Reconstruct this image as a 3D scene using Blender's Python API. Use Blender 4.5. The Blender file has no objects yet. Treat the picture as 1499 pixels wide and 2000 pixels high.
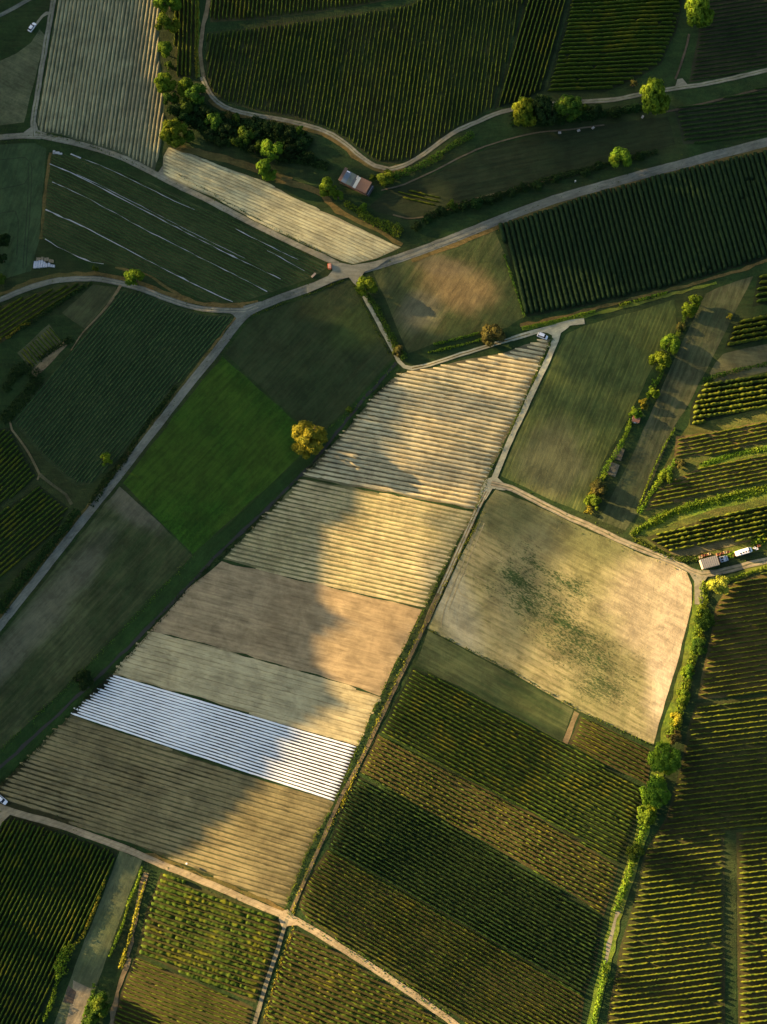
import bpy, bmesh, math, random
import numpy as np
from mathutils import Vector, Matrix, noise
random.seed(7); RS = np.random.RandomState(7)
C = bpy.context.scene.collection
SC = bpy.context.scene
PI = math.pi

# ------------------------------------------------------------------ camera, world, sun, exposure
F = 2144.5                                 # focal length in pixels of the 1499 x 2000 photograph
TILT = math.radians(12); DIST = 429.0
CAM = Vector((0, -DIST*math.sin(TILT), DIST*math.cos(TILT)))
cam = bpy.data.objects.new('camera', bpy.data.cameras.new('camera')); C.objects.link(cam)
cam.location = CAM; cam.rotation_euler = (TILT, 0, 0)
cam.data.sensor_fit = 'VERTICAL'; cam.data.angle = 2*math.atan(1000/F); cam.data.clip_end = 20000; cam.data.clip_start = 1
SC.camera = cam
EL = math.radians(13.5)                    # low evening sun
UX, UY = math.cos(math.radians(22)), -math.sin(math.radians(22))   # way the shadows fall
TAN = math.tan(EL)
w = bpy.data.worlds.new('World'); SC.world = w; w.use_nodes = True
nt = w.node_tree; bg = nt.nodes['Background']
sky = nt.nodes.new('ShaderNodeTexSky'); sky.sky_type = 'NISHITA'; sky.sun_disc = False
sky.sun_elevation = EL; sky.sun_rotation = math.atan2(-UX, -UY)
nt.links.new(sky.outputs[0], bg.inputs[0]); bg.inputs[1].default_value = 0.05
sky.air_density = .8; sky.dust_density = 3.0; sky.ozone_density = .6
sl = bpy.data.lights.new('sun', 'SUN'); sl.energy = 5; sl.angle = math.radians(0.55); sl.color = (1.0, 0.635, 0.29)
sun = bpy.data.objects.new('sun', sl); C.objects.link(sun)
sun.rotation_euler = Vector((-UX*math.cos(EL), -UY*math.cos(EL), math.sin(EL))).to_track_quat('Z', 'Y').to_euler()
SC.view_settings.view_transform = 'Standard'; SC.view_settings.look = 'None'
SC.view_settings.exposure = 2.72; SC.view_settings.gamma = 1
SC.view_settings.use_curve_mapping = False
SC.cycles.max_bounces = 5; SC.cycles.diffuse_bounces = 3

# ------------------------------------------------------------------ pixel of the photo -> point on the land
ct, st = math.cos(TILT), math.sin(TILT)
def P(px, py, z=0.0):
    dx, dy, dz = (px-749.5)/F, -(py-1000)/F, -1.0
    wy, wz = dy*ct - dz*st, dy*st + dz*ct
    k = (z-CAM.z)/wz
    return (k*dx, CAM.y + k*wy)
def PIX(x, y, z=0.0):
    rx, ry, rz = x, y-CAM.y, z-CAM.z
    cy = ry*ct + rz*st; cz = -ry*st + rz*ct
    return (749.5 + F*rx/-cz, 1000 - F*cy/-cz)
def mpp(px, py):
    a = P(px-5, py); b = P(px+5, py); return (b[0]-a[0])/10

# ------------------------------------------------------------------ the lie of the land (one triangulated height field)
CELL = 5.0
def Hraw(x, y):
    n = noise.noise(Vector((x*.011+3.1, y*.011, .3)))*2.4 + noise.noise(Vector((x*.032, y*.032+5, 2.3)))*.75
    return n
_hc = {}
def Hn(i, j):
    k = (i, j)
    if k not in _hc: _hc[k] = Hraw(i*CELL, j*CELL)
    return _hc[k]
def H(x, y):
    fx, fy = x/CELL, y/CELL; i, j = math.floor(fx), math.floor(fy); u, v = fx-i, fy-j
    a, b, c, d = Hn(i, j), Hn(i+1, j), Hn(i, j+1), Hn(i+1, j+1)
    if u >= v: return a + (b-a)*u + (d-b)*v
    return a + (c-a)*v + (d-c)*u

# ------------------------------------------------------------------ helpers
def tag(o, label=None, cat=None, group=None, kind=None):
    if label: o['label'] = label
    if cat: o['category'] = cat
    if group: o['group'] = group
    if kind: o['kind'] = kind
    return o
def link(name, me, mats, parent=None):
    o = bpy.data.objects.new(name, me); C.objects.link(o)
    for m in (mats if isinstance(mats, (list, tuple)) else [mats]): me.materials.append(m)
    if parent: o.parent = parent
    return o
def mesh_np(name, V, Q, mi=None, smooth=False):
    """V (n,3), Q (m,4) or (m,3)"""
    me = bpy.data.meshes.new(name); V = np.asarray(V, dtype=np.float32); Q = np.asarray(Q, dtype=np.int32)
    me.vertices.add(len(V)); me.vertices.foreach_set('co', V.ravel())
    k = Q.shape[1]
    me.loops.add(Q.size); me.loops.foreach_set('vertex_index', Q.ravel())
    me.polygons.add(len(Q)); me.polygons.foreach_set('loop_start', np.arange(0, Q.size, k, dtype=np.int32))
    me.polygons.foreach_set('loop_total', np.full(len(Q), k, dtype=np.int32))
    if mi is not None: me.polygons.foreach_set('material_index', np.asarray(mi, dtype=np.int32))
    if smooth: me.polygons.foreach_set('use_smooth', np.ones(len(Q), dtype=bool))
    me.update(); me.validate(); return me
def empty(name, loc, rz=0):
    o = bpy.data.objects.new(name, None); o.location = loc; o.rotation_euler = (0, 0, rz); o.empty_display_size = 1
    C.objects.link(o); return o
def bm_obj(name, bm, mats, parent=None, smooth=False):
    me = bpy.data.meshes.new(name); bm.to_mesh(me); bm.free()
    if smooth:
        for p in me.polygons: p.use_smooth = True
    return link(name, me, mats, parent)
def box(bm, x0, x1, y0, y1, z0, z1, bev=0.0):
    r = bmesh.ops.create_cube(bm, size=1)
    for v in r['verts']:
        v.co = Vector(((x0+x1)/2+v.co.x*(x1-x0), (y0+y1)/2+v.co.y*(y1-y0), (z0+z1)/2+v.co.z*(z1-z0)))
    if bev:
        es = list({e for v in r['verts'] for e in v.link_edges})
        bmesh.ops.bevel(bm, geom=es, offset=bev, segments=2, affect='EDGES', profile=.6)
def cyl(bm, p0, p1, r0, r1, n=8):
    p0, p1 = Vector(p0), Vector(p1); d = p1-p0
    r = bmesh.ops.create_cone(bm, cap_ends=True, segments=n, radius1=r0, radius2=r1, depth=d.length)
    q = d.to_track_quat('Z', 'Y')
    for v in r['verts']: v.co = q @ v.co + (p0+p1)/2
def lin(c):
    return tuple(c)+(1,) if len(c) == 3 else c

# ------------------------------------------------------------------ materials
_mats = {}
class N:
    def __init__(s, name):
        s.m = bpy.data.materials.new(name); s.m.use_nodes = True; s.t = s.m.node_tree
        s.b = s.t.nodes['Principled BSDF']; s.b.inputs['Roughness'].default_value = .9
        s.b.inputs['Specular IOR Level'].default_value = .15
    def n(s, k, **kw):
        nd = s.t.nodes.new(k)
        for a, v in kw.items(): setattr(nd, a, v)
        return nd
    def l(s, a, b): s.t.links.new(a, b)
    def coord(s, rot=0, scale=(1, 1, 1)):
        g = s.n('ShaderNodeNewGeometry'); r = s.n('ShaderNodeMapping'); r.inputs['Rotation'].default_value = (0, 0, -rot)
        q = s.n('ShaderNodeMapping'); q.inputs['Scale'].default_value = scale
        s.l(g.outputs['Position'], r.inputs[0]); s.l(r.outputs[0], q.inputs[0]); return q.outputs[0]
    def noise(s, vec, scale, detail=4, rough=.6, dist=0):
        t = s.n('ShaderNodeTexNoise'); t.inputs['Scale'].default_value = scale; t.inputs['Detail'].default_value = detail
        t.inputs['Roughness'].default_value = rough; t.inputs['Distortion'].default_value = dist
        s.l(vec, t.inputs['Vector']); return t.outputs['Fac']
    def ramp(s, fac, lo, hi, a=0, b=1):
        r = s.n('ShaderNodeMapRange'); r.inputs[1].default_value = lo; r.inputs[2].default_value = hi
        r.inputs[3].default_value = a; r.inputs[4].default_value = b; r.interpolation_type = 'SMOOTHSTEP'
        s.l(fac, r.inputs[0]); return r.outputs[0]
    def math(s, op, a, b):
        m = s.n('ShaderNodeMath', operation=op)
        for i, x in enumerate((a, b)):
            if isinstance(x, (int, float)): m.inputs[i].default_value = x
            else: s.l(x, m.inputs[i])
        return m.outputs[0]
    def mix(s, fac, a, b, mode='MIX'):
        m = s.n('ShaderNodeMix', data_type='RGBA', blend_type=mode)
        for i, x in ((0, fac), (6, a), (7, b)):
            if isinstance(x, (int, float)): m.inputs[i].default_value = x
            elif isinstance(x, tuple): m.inputs[i].default_value = lin(x)
            else: s.l(x, m.inputs[i])
        return m.outputs[2]
    def bump(s, h, dist, strength=1):
        b = s.n('ShaderNodeBump'); b.inputs['Distance'].default_value = dist; b.inputs['Strength'].default_value = strength
        s.l(h, b.inputs['Height']); s.l(b.outputs[0], s.b.inputs['Normal'])
    def col(s, c): s.l(c, s.b.inputs['Base Color'])

def soil(name, c1, c2, ang=0, streak=.7, c3=None, spots=None, bump=.12, big=.5, period=None, pcol=None, pamt=.5, ssc=.55, edge=None):
    """earth / mown field: c1-c2 streaked along the working direction, c3 in large drifts, spots = [(px,py,rx,ry,col,amount)]
    weeds and other coloured patches with a shape of their own, period = fine drill lines (metres)"""
    tn = lambda c: (c[0]*.93, c[1], c[2]*.80)
    c1, c2 = tn(c1), tn(c2); c3 = tn(c3) if c3 else None; pcol = tn(pcol) if pcol else None
    M = N(name)
    a = M.coord(ang, (.02, ssc, 1)); iso = M.coord(0, (1, 1, 1))
    s1 = M.noise(a, 1.0, 5, .7); f = M.noise(iso, .9, 5, .75); g = M.noise(iso, .018, 4, .6, .6)
    fac = M.math('ADD', M.math('MULTIPLY', s1, streak), M.math('MULTIPLY', f, 1-streak))
    c = M.mix(M.ramp(fac, .36, .64), c1, c2)
    if c3:
        mm = M.math('MULTIPLY', M.ramp(M.math('ADD', M.math('MULTIPLY', g, .75), M.math('MULTIPLY', s1, .25)), .44, .60), big)
        c = M.mix(mm, c, c3)
    if period:
        pc = M.coord(ang, (1, 1, 1)); sp = M.n('ShaderNodeSeparateXYZ'); M.l(pc, sp.inputs[0])
        wob = M.noise(M.coord(ang, (.05, .3, 1)), 1, 3)
        y = M.math('ADD', sp.outputs[1], M.math('MULTIPLY', wob, period*.5))
        w_ = M.math('SINE', M.math('MULTIPLY', y, 2*PI/period), 0)
        brk = M.ramp(M.noise(M.coord(ang, (.25, .6, 1)), 1, 3), .35, .6)
        pm = M.math('MULTIPLY', M.math('MULTIPLY', M.ramp(w_, .0, .9), brk), pamt)
        c = M.mix(pm, c, pcol)
    for sp_ in (spots or []):
        px, py, rx, ry, rot, colr, amt, sz = sp_
        cx, cy = P(px, py); k = mpp(px, py)
        g0 = M.n('ShaderNodeNewGeometry'); mp = M.n('ShaderNodeMapping'); mp.vector_type = 'TEXTURE'
        mp.inputs['Location'].default_value = (cx, cy, 0); mp.inputs['Rotation'].default_value = (0, 0, -math.radians(rot))
        mp.inputs['Scale'].default_value = (rx*k, ry*k, 1000); M.l(g0.outputs['Position'], mp.inputs[0])
        ln = M.n('ShaderNodeVectorMath', operation='LENGTH'); M.l(mp.outputs[0], ln.inputs[0])
        d = M.ramp(ln.outputs['Value'], .1, 1.25, 1, 0)
        n2 = M.noise(iso, .05, 3, .6)
        if sz < 0: m_ = M.ramp(M.math('ADD', M.math('ADD', M.math('MULTIPLY', s1, .5), n2), d), .9, 1.7)
        else:
            n1 = M.noise(M.coord(ang, (.28, .62, 1)), sz*1.5, 5, .75); n0 = M.noise(M.coord(ang, (.03, .16, 1)), 1, 4, .7)
            m_ = M.ramp(M.math('ADD', M.math('ADD', n1, M.math('MULTIPLY', n0, .55)), M.math('ADD', M.math('MULTIPLY', d, .20), M.math('MULTIPLY', n2, .25))), 1.02, 1.20)
        c = M.mix(M.math('MULTIPLY', m_, M.math('MULTIPLY', M.ramp(d, 0, .3), amt)), c, colr)
    mo = M.math('ADD', M.math('MULTIPLY', M.noise(iso, .11, 6, .72, .4), .6), M.math('MULTIPLY', M.noise(M.coord(ang, (.12, .8, 1)), 1, 4, .7), .4))
    mv = M.ramp(mo, .36, .64, .70, 1.30); hv = M.n('ShaderNodeHueSaturation'); M.l(mv, hv.inputs['Value']); M.l(c, hv.inputs['Color']); c = hv.outputs[0]
    M.col(c)
    M.bump(M.math('ADD', f, M.math('MULTIPLY', s1, .8)), bump)
    return M.m
def foliage(name, c1, c2, scale=.5, trans=.25, c3=None, rv=.25):
    M = N(name); iso = M.coord(0, (1, 1, 1))
    c = M.mix(M.ramp(M.noise(iso, scale, 3, .7), .38, .62), c1, c2)
    if c3: c = M.mix(M.ramp(M.noise(iso, .12, 3, .6), .5, .66), c, c3)
    oi = M.n('ShaderNodeObjectInfo'); hv = M.n('ShaderNodeHueSaturation')
    M.l(M.math('ADD', M.math('MULTIPLY', oi.outputs['Random'], .028*rv), .5-.010*rv), hv.inputs['Hue'])
    M.l(M.math('ADD', M.math('MULTIPLY', oi.outputs['Random'], .4*rv), 1-.2*rv), hv.inputs['Value']); M.l(c, hv.inputs['Color'])
    c = hv.outputs[0]
    M.col(c); tr = M.n('ShaderNodeBsdfTranslucent'); M.l(c, tr.inputs[0]); mx = M.n('ShaderNodeMixShader'); mx.inputs[0].default_value = trans
    M.l(M.b.outputs[0], mx.inputs[1]); M.l(tr.outputs[0], mx.inputs[2]); M.l(mx.outputs[0], M.t.nodes['Material Output'].inputs[0])
    return M.m
def plain(name, c, rough=.6, metal=0, var=.15, scale=1.5):
    M = N(name); M.b.inputs['Roughness'].default_value = rough; M.b.inputs['Metallic'].default_value = metal
    M.b.inputs['Specular IOR Level'].default_value = .4
    d = tuple(x*(1-var) for x in c); M.col(M.mix(M.noise(M.coord(0), scale, 4, .7), d, c)); return M.m

# ------------------------------------------------------------------ sheets that lie on the land
def split_on_grid(bm):
    xs = [v.co.x for v in bm.verts]; ys = [v.co.y for v in bm.verts]
    def cut(co, no):
        bmesh.ops.bisect_plane(bm, geom=bm.verts[:]+bm.edges[:]+bm.faces[:], dist=1e-5, plane_co=co, plane_no=no)
    for i in range(math.ceil(min(xs)/CELL), math.floor(max(xs)/CELL)+1): cut((i*CELL, 0, 0), (1, 0, 0))
    for i in range(math.ceil(min(ys)/CELL), math.floor(max(ys)/CELL)+1): cut((0, i*CELL, 0), (0, 1, 0))
    ds = [v.co.x-v.co.y for v in bm.verts]
    for i in range(math.ceil(min(ds)/CELL), math.floor(max(ds)/CELL)+1): cut((i*CELL, 0, 0), (1, -1, 0))
def drape(bm, off):
    split_on_grid(bm)
    for v in bm.verts: v.co.z = H(v.co.x, v.co.y)+off
    bmesh.ops.triangulate(bm, faces=[f for f in bm.faces if len(f.verts) > 3])
    for f in bm.faces:
        f.normal_update()
        if f.normal.z < 0: f.normal_flip()
LAYER = [0]
def side_of(p): return (-1 if p[0] <= 0 else 1 if p[0] >= 1499 else 0, -1 if p[1] <= 0 else 1 if p[1] >= 2000 else 0)
def outward(a, frm, sd, m=170):
    """carry the line frm -> a on past the photo's edge, so that the plots do not stop there"""
    dx, dy = (a[0]-frm[0], a[1]-frm[1]) if frm else sd
    ox = dx*sd[0] if sd[0] else dy*sd[1]; ln = math.hypot(dx, dy) or 1
    if ox/ln < .25: dx, dy, ox = sd[0], sd[1], 1
    k = m/ox; return (a[0]+dx*k, a[1]+dy*k)
def extend(poly):
    n_ = len(poly); S_ = [side_of(p) for p in poly]; out = []
    for i, p in enumerate(poly):
        sd = S_[i]
        if sd == (0, 0): out.append(p); continue
        if sd[0] and sd[1]: out.append((p[0]+sd[0]*170, p[1]+sd[1]*170)); continue
        k_ = 0 if sd[0] else 1; pi = S_[i-1][k_] != sd[k_]; ni = S_[(i+1) % n_][k_] != sd[k_]
        if pi and ni: out.append(p)
        elif pi: out += [p, outward(p, poly[i-1], sd)]
        elif ni: out += [outward(p, poly[(i+1) % n_], sd), p]
        else: out.append((p[0]+sd[0]*170, p[1]+sd[1]*170))
    return out
def extend_line(L):
    L = list(L)
    if side_of(L[0]) != (0, 0): L.insert(0, outward(L[0], L[1], tuple(c if k == 0 or not side_of(L[0])[0] else 0 for k, c in enumerate(side_of(L[0])))))
    if side_of(L[-1]) != (0, 0): L.append(outward(L[-1], L[-2], tuple(c if k == 0 or not side_of(L[-1])[0] else 0 for k, c in enumerate(side_of(L[-1])))))
    return L
def ragged(pts, amp=.5, step=4):
    """field edges are never ruler straight"""
    out = []
    for i in range(len(pts)):
        a, b = Vector(pts[i]), Vector(pts[(i+1) % len(pts)]); n_ = max(1, int((b-a).length/step))
        nx = Vector((-(b-a).y, (b-a).x)); nx = nx.normalized() if nx.length else nx
        for k in range(n_):
            p = a.lerp(b, k/n_)
            q = noise.noise(Vector((p.x*.12, p.y*.12, 7)))*amp + noise.noise(Vector((p.x*.5, p.y*.5, 3)))*amp*.6
            out.append((p.x+nx.x*q, p.y+nx.y*q))
    return out
def sheet_bm(polys, off, amp=.5, ext=True):
    bm = bmesh.new()
    for pl in polys:
        w_ = ragged([P(*p) for p in (extend(pl) if ext else pl)], amp)
        f = bm.faces.new([bm.verts.new((x, y, 0)) for x, y in w_])
        f.normal_update(); bmesh.ops.triangulate(bm, faces=[f], ngon_method='EAR_CLIP')
    drape(bm, off); return bm
def sheet(name, polys, mat, label, cat, kind='structure', layer=None, amp=.5, extra=None, group=None, z=None):
    if layer is None: LAYER[0] += 1; layer = LAYER[0]
    offz = z or .012+.003*(layer % 8)
    if polys and not isinstance(polys[0][0], (list, tuple)): polys = [polys]
    bm = sheet_bm(polys, offz, amp)
    me = bpy.data.meshes.new(name); bm.to_mesh(me); bm.free()
    if extra is not None:
        V, Q, m2 = extra; V = [(a, b, c+offz-.05) for a, b, c in V]
        nv = len(me.vertices); b2 = bmesh.new(); b2.from_mesh(me)
        me2 = mesh_np(name+'_ridges', V, Q); nf = len(b2.faces); b2.from_mesh(me2); b2.faces.ensure_lookup_table()
        for f in b2.faces[nf:]: f.material_index = 1; f.smooth = True
        b2.to_mesh(me); b2.free(); bpy.data.meshes.remove(me2)
        o = link(name, me, [mat, m2])
    else: o = link(name, me, mat)
    return tag(o, label, cat, group, kind)
def smooth_line(pts, step=3.0):
    p = [Vector(q) for q in pts]; p = [p[0]*2-p[1]]+p+[p[-1]*2-p[-2]]; out = []
    for i in range(1, len(p)-2):
        n_ = max(1, int((p[i+1]-p[i]).length/step))
        for k in range(n_):
            t = k/n_; a, b, c, d = p[i-1], p[i], p[i+1], p[i+2]
            out.append(.5*((2*b)+(c-a)*t+(2*a-5*b+4*c-d)*t*t+(3*b-a-3*c+d)*t**3))
    out.append(p[-2]); return out
def band(pts, wpx, off, jit=.12, side=0):
    """strip bmesh along a pixel polyline, wpx wide (number or [start,end]); side shifts it sideways in px"""
    L = smooth_line([P(*q) for q in extend_line(pts)]); bm = bmesh.new(); prev = None; n_ = len(L)
    for i, c in enumerate(L):
        t = (L[min(i+1, n_-1)]-L[max(i-1, 0)]).normalized(); nn = Vector((-t.y, t.x))
        px, py = PIX(c.x, c.y); k = mpp(px, py); f = i/max(1, n_-1)
        w_ = (wpx[0]*(1-f)+wpx[1]*f if isinstance(wpx, (list, tuple)) else wpx)*k/2; s_ = side*k
        j1 = noise.noise(Vector((c.x*.3, c.y*.3, 1)))*jit*2; j2 = noise.noise(Vector((c.x*.3, c.y*.3, 9)))*jit*2
        a = c+nn*(s_+w_+j1); b = c+nn*(s_-w_+j2)
        cur = (bm.verts.new((a.x, a.y, 0)), bm.verts.new((b.x, b.y, 0)))
        if prev: bm.faces.new((prev[0], prev[1], cur[1], cur[0]))
        prev = cur
    return bm
RL = [0]
def road(name, pts, wpx, mat, label, cat='road', jit=.12, patches=(), side=0, group=None):
    RL[0] += 1; off = .045+RL[0]*.003
    bm = band(pts, wpx, off, jit, side); drape(bm, off)
    me = bpy.data.meshes.new(name); bm.to_mesh(me); bm.free()
    for k, pl in enumerate(patches):
        b2 = bmesh.new(); b2.from_mesh(me); b3 = sheet_bm([pl], off+.001*(k+1), .1, False); tmp = bpy.data.meshes.new('t'); b3.to_mesh(tmp); b3.free()
        b2.from_mesh(tmp); b2.to_mesh(me); b2.free(); bpy.data.meshes.remove(tmp)
    return tag(link(name, me, mat), label, cat, group, 'structure')

# ------------------------------------------------------------------ rows clipped to a plot
def rows_in(poly, slope, spacing, phase=0.0, inset=.4):
    """poly in px, slope = (dx,dy) of a row in px (taken at the plot's middle), spacing in metres -> list of (a,b) in metres"""
    W = [Vector(P(*p)) for p in extend(poly)]; cx = sum(p[0] for p in poly)/len(poly); cy = sum(p[1] for p in poly)/len(poly)
    if not isinstance(slope, tuple): slope = (1, slope)
    a = Vector(P(cx, cy)); b = Vector(P(cx+slope[0]*40, cy+slope[1]*40)); d = (b-a).normalized(); n_ = Vector((-d.y, d.x))
    qs = [v.dot(n_) for v in W]; out = []; q = math.floor(min(qs)/spacing)*spacing+phase
    while q < max(qs):
        hits = []
        for i in range(len(W)):
            u, v = W[i], W[(i+1) % len(W)]; ua, va = u.dot(n_)-q, v.dot(n_)-q
            if (ua < 0) != (va < 0): hits.append(u.lerp(v, ua/(ua-va)).dot(d))
        hits.sort()
        for k in range(0, len(hits)-1, 2):
            s0, s1 = hits[k]+inset+random.uniform(0, .8), hits[k+1]-inset-random.uniform(0, .8)
            if s1-s0 > 3: out.append((d*s0+n_*q, d*s1+n_*q))
        q += spacing
    return out
def strip_mesh(rows, prof, step, jw, jh, endtaper=1.2, mound=0, seed=0, broken=0, off=.02):
    """rows -> (V,Q): a profile [(across, up)...] carried along each row with width/height jitter"""
    V, Q = [], []; m = len(prof); base = 0
    for ri, (a, b) in enumerate(rows):
        d = b-a; L = d.length; d = d/L; nn = Vector((-d.y, d.x)); k = max(2, int(L/step)); segbreak = True
        for i in range(k+1):
            s = L*i/k; e = min(1, (min(s, L-s)+.15)/endtaper); c = a+d*s
            r1 = random.gauss(0, 1); r2 = random.gauss(0, 1)
            big = noise.noise(Vector((c.x*.06, c.y*.06, seed)))
            gap = broken and noise.noise(Vector((c.x*.35, c.y*.35, seed+4+ri*.37))) > .68-broken
            hh = max(.12, (1+jh*r1+big*.35))*e*(.15 if gap else 1); ww = max(.3, 1+jw*r2+big*.2)*(.35+.65*e)*(.5 if gap else 1)
            sh = random.gauss(0, .06)*(1 if jw > .1 else .3)+.22*noise.noise(Vector((s*.035, ri*1.7+seed, 2.2))); z0 = H(c.x, c.y)+off
            for (x, z) in prof:
                p = c+nn*(x*ww+sh); V.append((p.x, p.y, z0+z*hh))
            if i:
                o0 = base+(i-1)*m; o1 = base+i*m
                for j in range(m-1): Q.append((o0+j, o1+j, o1+j+1, o0+j+1))
        base += (k+1)*m
    return V, Q
VINE = [(-.30, .0), (-.42, .9), (-.2, 1.65), (.2, 1.65), (.42, .9), (.30, .0)]
SMALL = [(-.28, .0), (-.3, .4), (0, .8), (.3, .4), (.28, .0)]
RIDGE = [(-.62, .0), (-.34, .34), (.34, .34), (.62, .0)]
def sc(prof, w_, h_): return [(x*w_, z*h_) for x, z in prof]
ALLROWS = []
def ordinal(n): return str(n)+('th' if 10 <= n % 100 <= 20 else {1: 'st', 2: 'nd', 3: 'rd'}.get(n % 10, 'th'))
def vines(poly, slope, spacing, mat, label, group, prof=VINE, w_=1, h_=1, step=.7, jw=.13, jh=.09, broken=.06, cat='vine row', name='vine_row', phase=0):
    rs = rows_in(poly, slope, spacing, phase)
    m0, m1 = [PIX(*((r[0]+r[1])/2)) for r in (rs[0], rs[-1])]; vert = abs(m1[1]-m0[1]) > abs(m1[0]-m0[0])
    first_low = (m0[1] < m1[1]) if vert else (m0[0] < m1[0])
    for ri, r in enumerate(rs):
        nth = ri+1 if first_low else len(rs)-ri
        lab = label+', '+ordinal(nth)+(' from top' if vert else ' from left')
        a, b = r; vis = (b-a).length; mx, my = PIX(*((a+b)/2)); ins = 0
        for t in (0, .1, .2, .3, .4, .5, .6, .7, .8, .9, 1):
            q = a.lerp(b, t); x, y = PIX(q.x, q.y); ins += (0 <= x <= 1499 and 0 <= y <= 2000)
        if ins == 0 and not (-190 < mx < 1690 and -190 < my < 2190): continue
        ALLROWS.append(dict(r=r, vis=vis*ins/11*w_/mpp(mx, my), mat=mat, label=lab, group=group, prof=sc(prof, w_, h_), step=step, jw=jw, jh=jh, broken=broken, cat=cat, name=name))
def build_rows(limit=300):
    order = sorted(range(len(ALLROWS)), key=lambda i: -ALLROWS[i]['vis']); top = set(order[:limit]); rest = {}
    for i, R in enumerate(ALLROWS):
        if i in top:
            V, Q = strip_mesh([R['r']], R['prof'], R['step'], R['jw'], R['jh'], .6, broken=R['broken'])
            o = link(R['name'], mesh_np(R['name'], V, Q), R['mat']); tag(o, R['label'], R['cat'], R['group'])
        else: rest.setdefault((R['group'], R['mat'].name), []).append(R)
    for (g, _), L in rest.items():
        R = L[0]; V, Q = strip_mesh([x['r'] for x in L], R['prof'], R['step'], R['jw'], R['jh'], .6, broken=R['broken'])
        o = link('vine_rows', mesh_np('vine_rows', V, Q), R['mat']); tag(o, 'massed shorter '+g, 'vines', None, 'stuff')
    print('rows', len(ALLROWS))

# ------------------------------------------------------------------ leaf cards
def cards(pts, nrm, size, jit=.6, aspect=1.0):
    """quads at pts (n,3) facing roughly nrm (n,3)"""
    n_ = len(pts); nn = nrm+RS.normal(0, jit, (n_, 3)); nn /= np.linalg.norm(nn, axis=1)[:, None]+1e-9
    t = np.cross(nn, RS.normal(0, 1, (n_, 3))); t /= np.linalg.norm(t, axis=1)[:, None]+1e-9; b = np.cross(nn, t)
    s = size*(RS.uniform(.6, 1.3, (n_, 1))) if np.isscalar(size) else size[:, None]*RS.uniform(.6, 1.3, (n_, 1))
    V = np.stack([pts-t*s-b*s*aspect*.5, pts+t*s*.35-b*s*aspect, pts+t*s+b*s*aspect*.4, pts-t*s*.3+b*s*aspect], 1).reshape(-1, 3)
    Q = np.arange(n_*4).reshape(-1, 4); return V, Q
def ico(sub=2):
    bm = bmesh.new(); bmesh.ops.create_icosphere(bm, subdivisions=sub, radius=1)
    V = np.array([v.co[:] for v in bm.verts]); Fc = np.array([[v.index for v in f.verts] for f in bm.faces]); bm.free(); return V, Fc
def crown_mesh(name, nl, lr, leaf, n_leaf, tall=1.0, hollow=.55, seed=0, mat=None):
    """crown of unit radius: uneven lobes of leaf clumps round a dark lumpy core, open gaps between"""
    rs = np.random.RandomState(seed); global RS; keep = RS; RS = rs
    LC = rs.normal(0, 1, (nl, 3)); LC /= np.linalg.norm(LC, axis=1)[:, None]; LC[:, 2] = np.abs(LC[:, 2])*1.25-.45
    LC *= rs.uniform(hollow, .95, (nl, 1)); LC[:, 0] *= rs.uniform(.85, 1.05); LC[:, 1] *= rs.uniform(.8, 1.05); LR = lr*rs.uniform(.45, 1.45, nl)
    LC = np.vstack([LC, [[0, 0, .05]]]); LR = np.append(LR, .42)
    pr = LR**2/np.sum(LR**2); idx = rs.choice(len(LR), n_leaf, p=pr)
    d = rs.normal(0, 1, (n_leaf, 3)); d /= np.linalg.norm(d, axis=1)[:, None]
    pts = LC[idx]+d*LR[idx][:, None]*rs.uniform(.72, 1.08, (n_leaf, 1))
    V, Q = cards(pts, d, leaf, .55); V[:, 2] *= tall
    # dark core so the crown is not see-through in its middle
    iv, fi = ico(2); cv, cf, b = [], [], 0
    for c, r in zip(LC, LR):
        q = iv*(r*.8)*(1+rs.normal(0, .07, (len(iv), 1)))+c; q[:, 2] *= tall
        cv.append(q); cf.append(fi+b); b += len(iv)
    CV = np.vstack(cv); CF = np.vstack(cf)
    tri = np.vstack([Q[:, [0, 1, 2]], Q[:, [0, 2, 3]], CF+len(V)])
    me = mesh_np(name, np.vstack([V, CV]), tri); RS = keep
    return me
def trunk_mesh(seed):
    rnd = random.Random(seed); bm = bmesh.new()
    def limb(a, d, L, r0, r1, k=4):
        p = Vector(a); d = Vector(d).normalized()
        for i in range(k):
            q = p+d*L/k; cyl(bm, p, q, r0+(r1-r0)*i/k, r0+(r1-r0)*(i+1)/k, 7); p = q
            d = (d+Vector((rnd.uniform(-.2, .2), rnd.uniform(-.2, .2), rnd.uniform(-.05, .12)))).normalized()
        return p
    limb((0, 0, -.05), (0, 0, 1), .75, .085, .055)
    for i in range(6):
        a = i*PI/3+rnd.uniform(-.3, .3); limb((0, 0, rnd.uniform(.35, .72)), (math.cos(a), math.sin(a), rnd.uniform(.5, 1)), .75, .045, .012)
    me = bpy.data.meshes.new('trunk'); bm.to_mesh(me); bm.free(); return me

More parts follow.
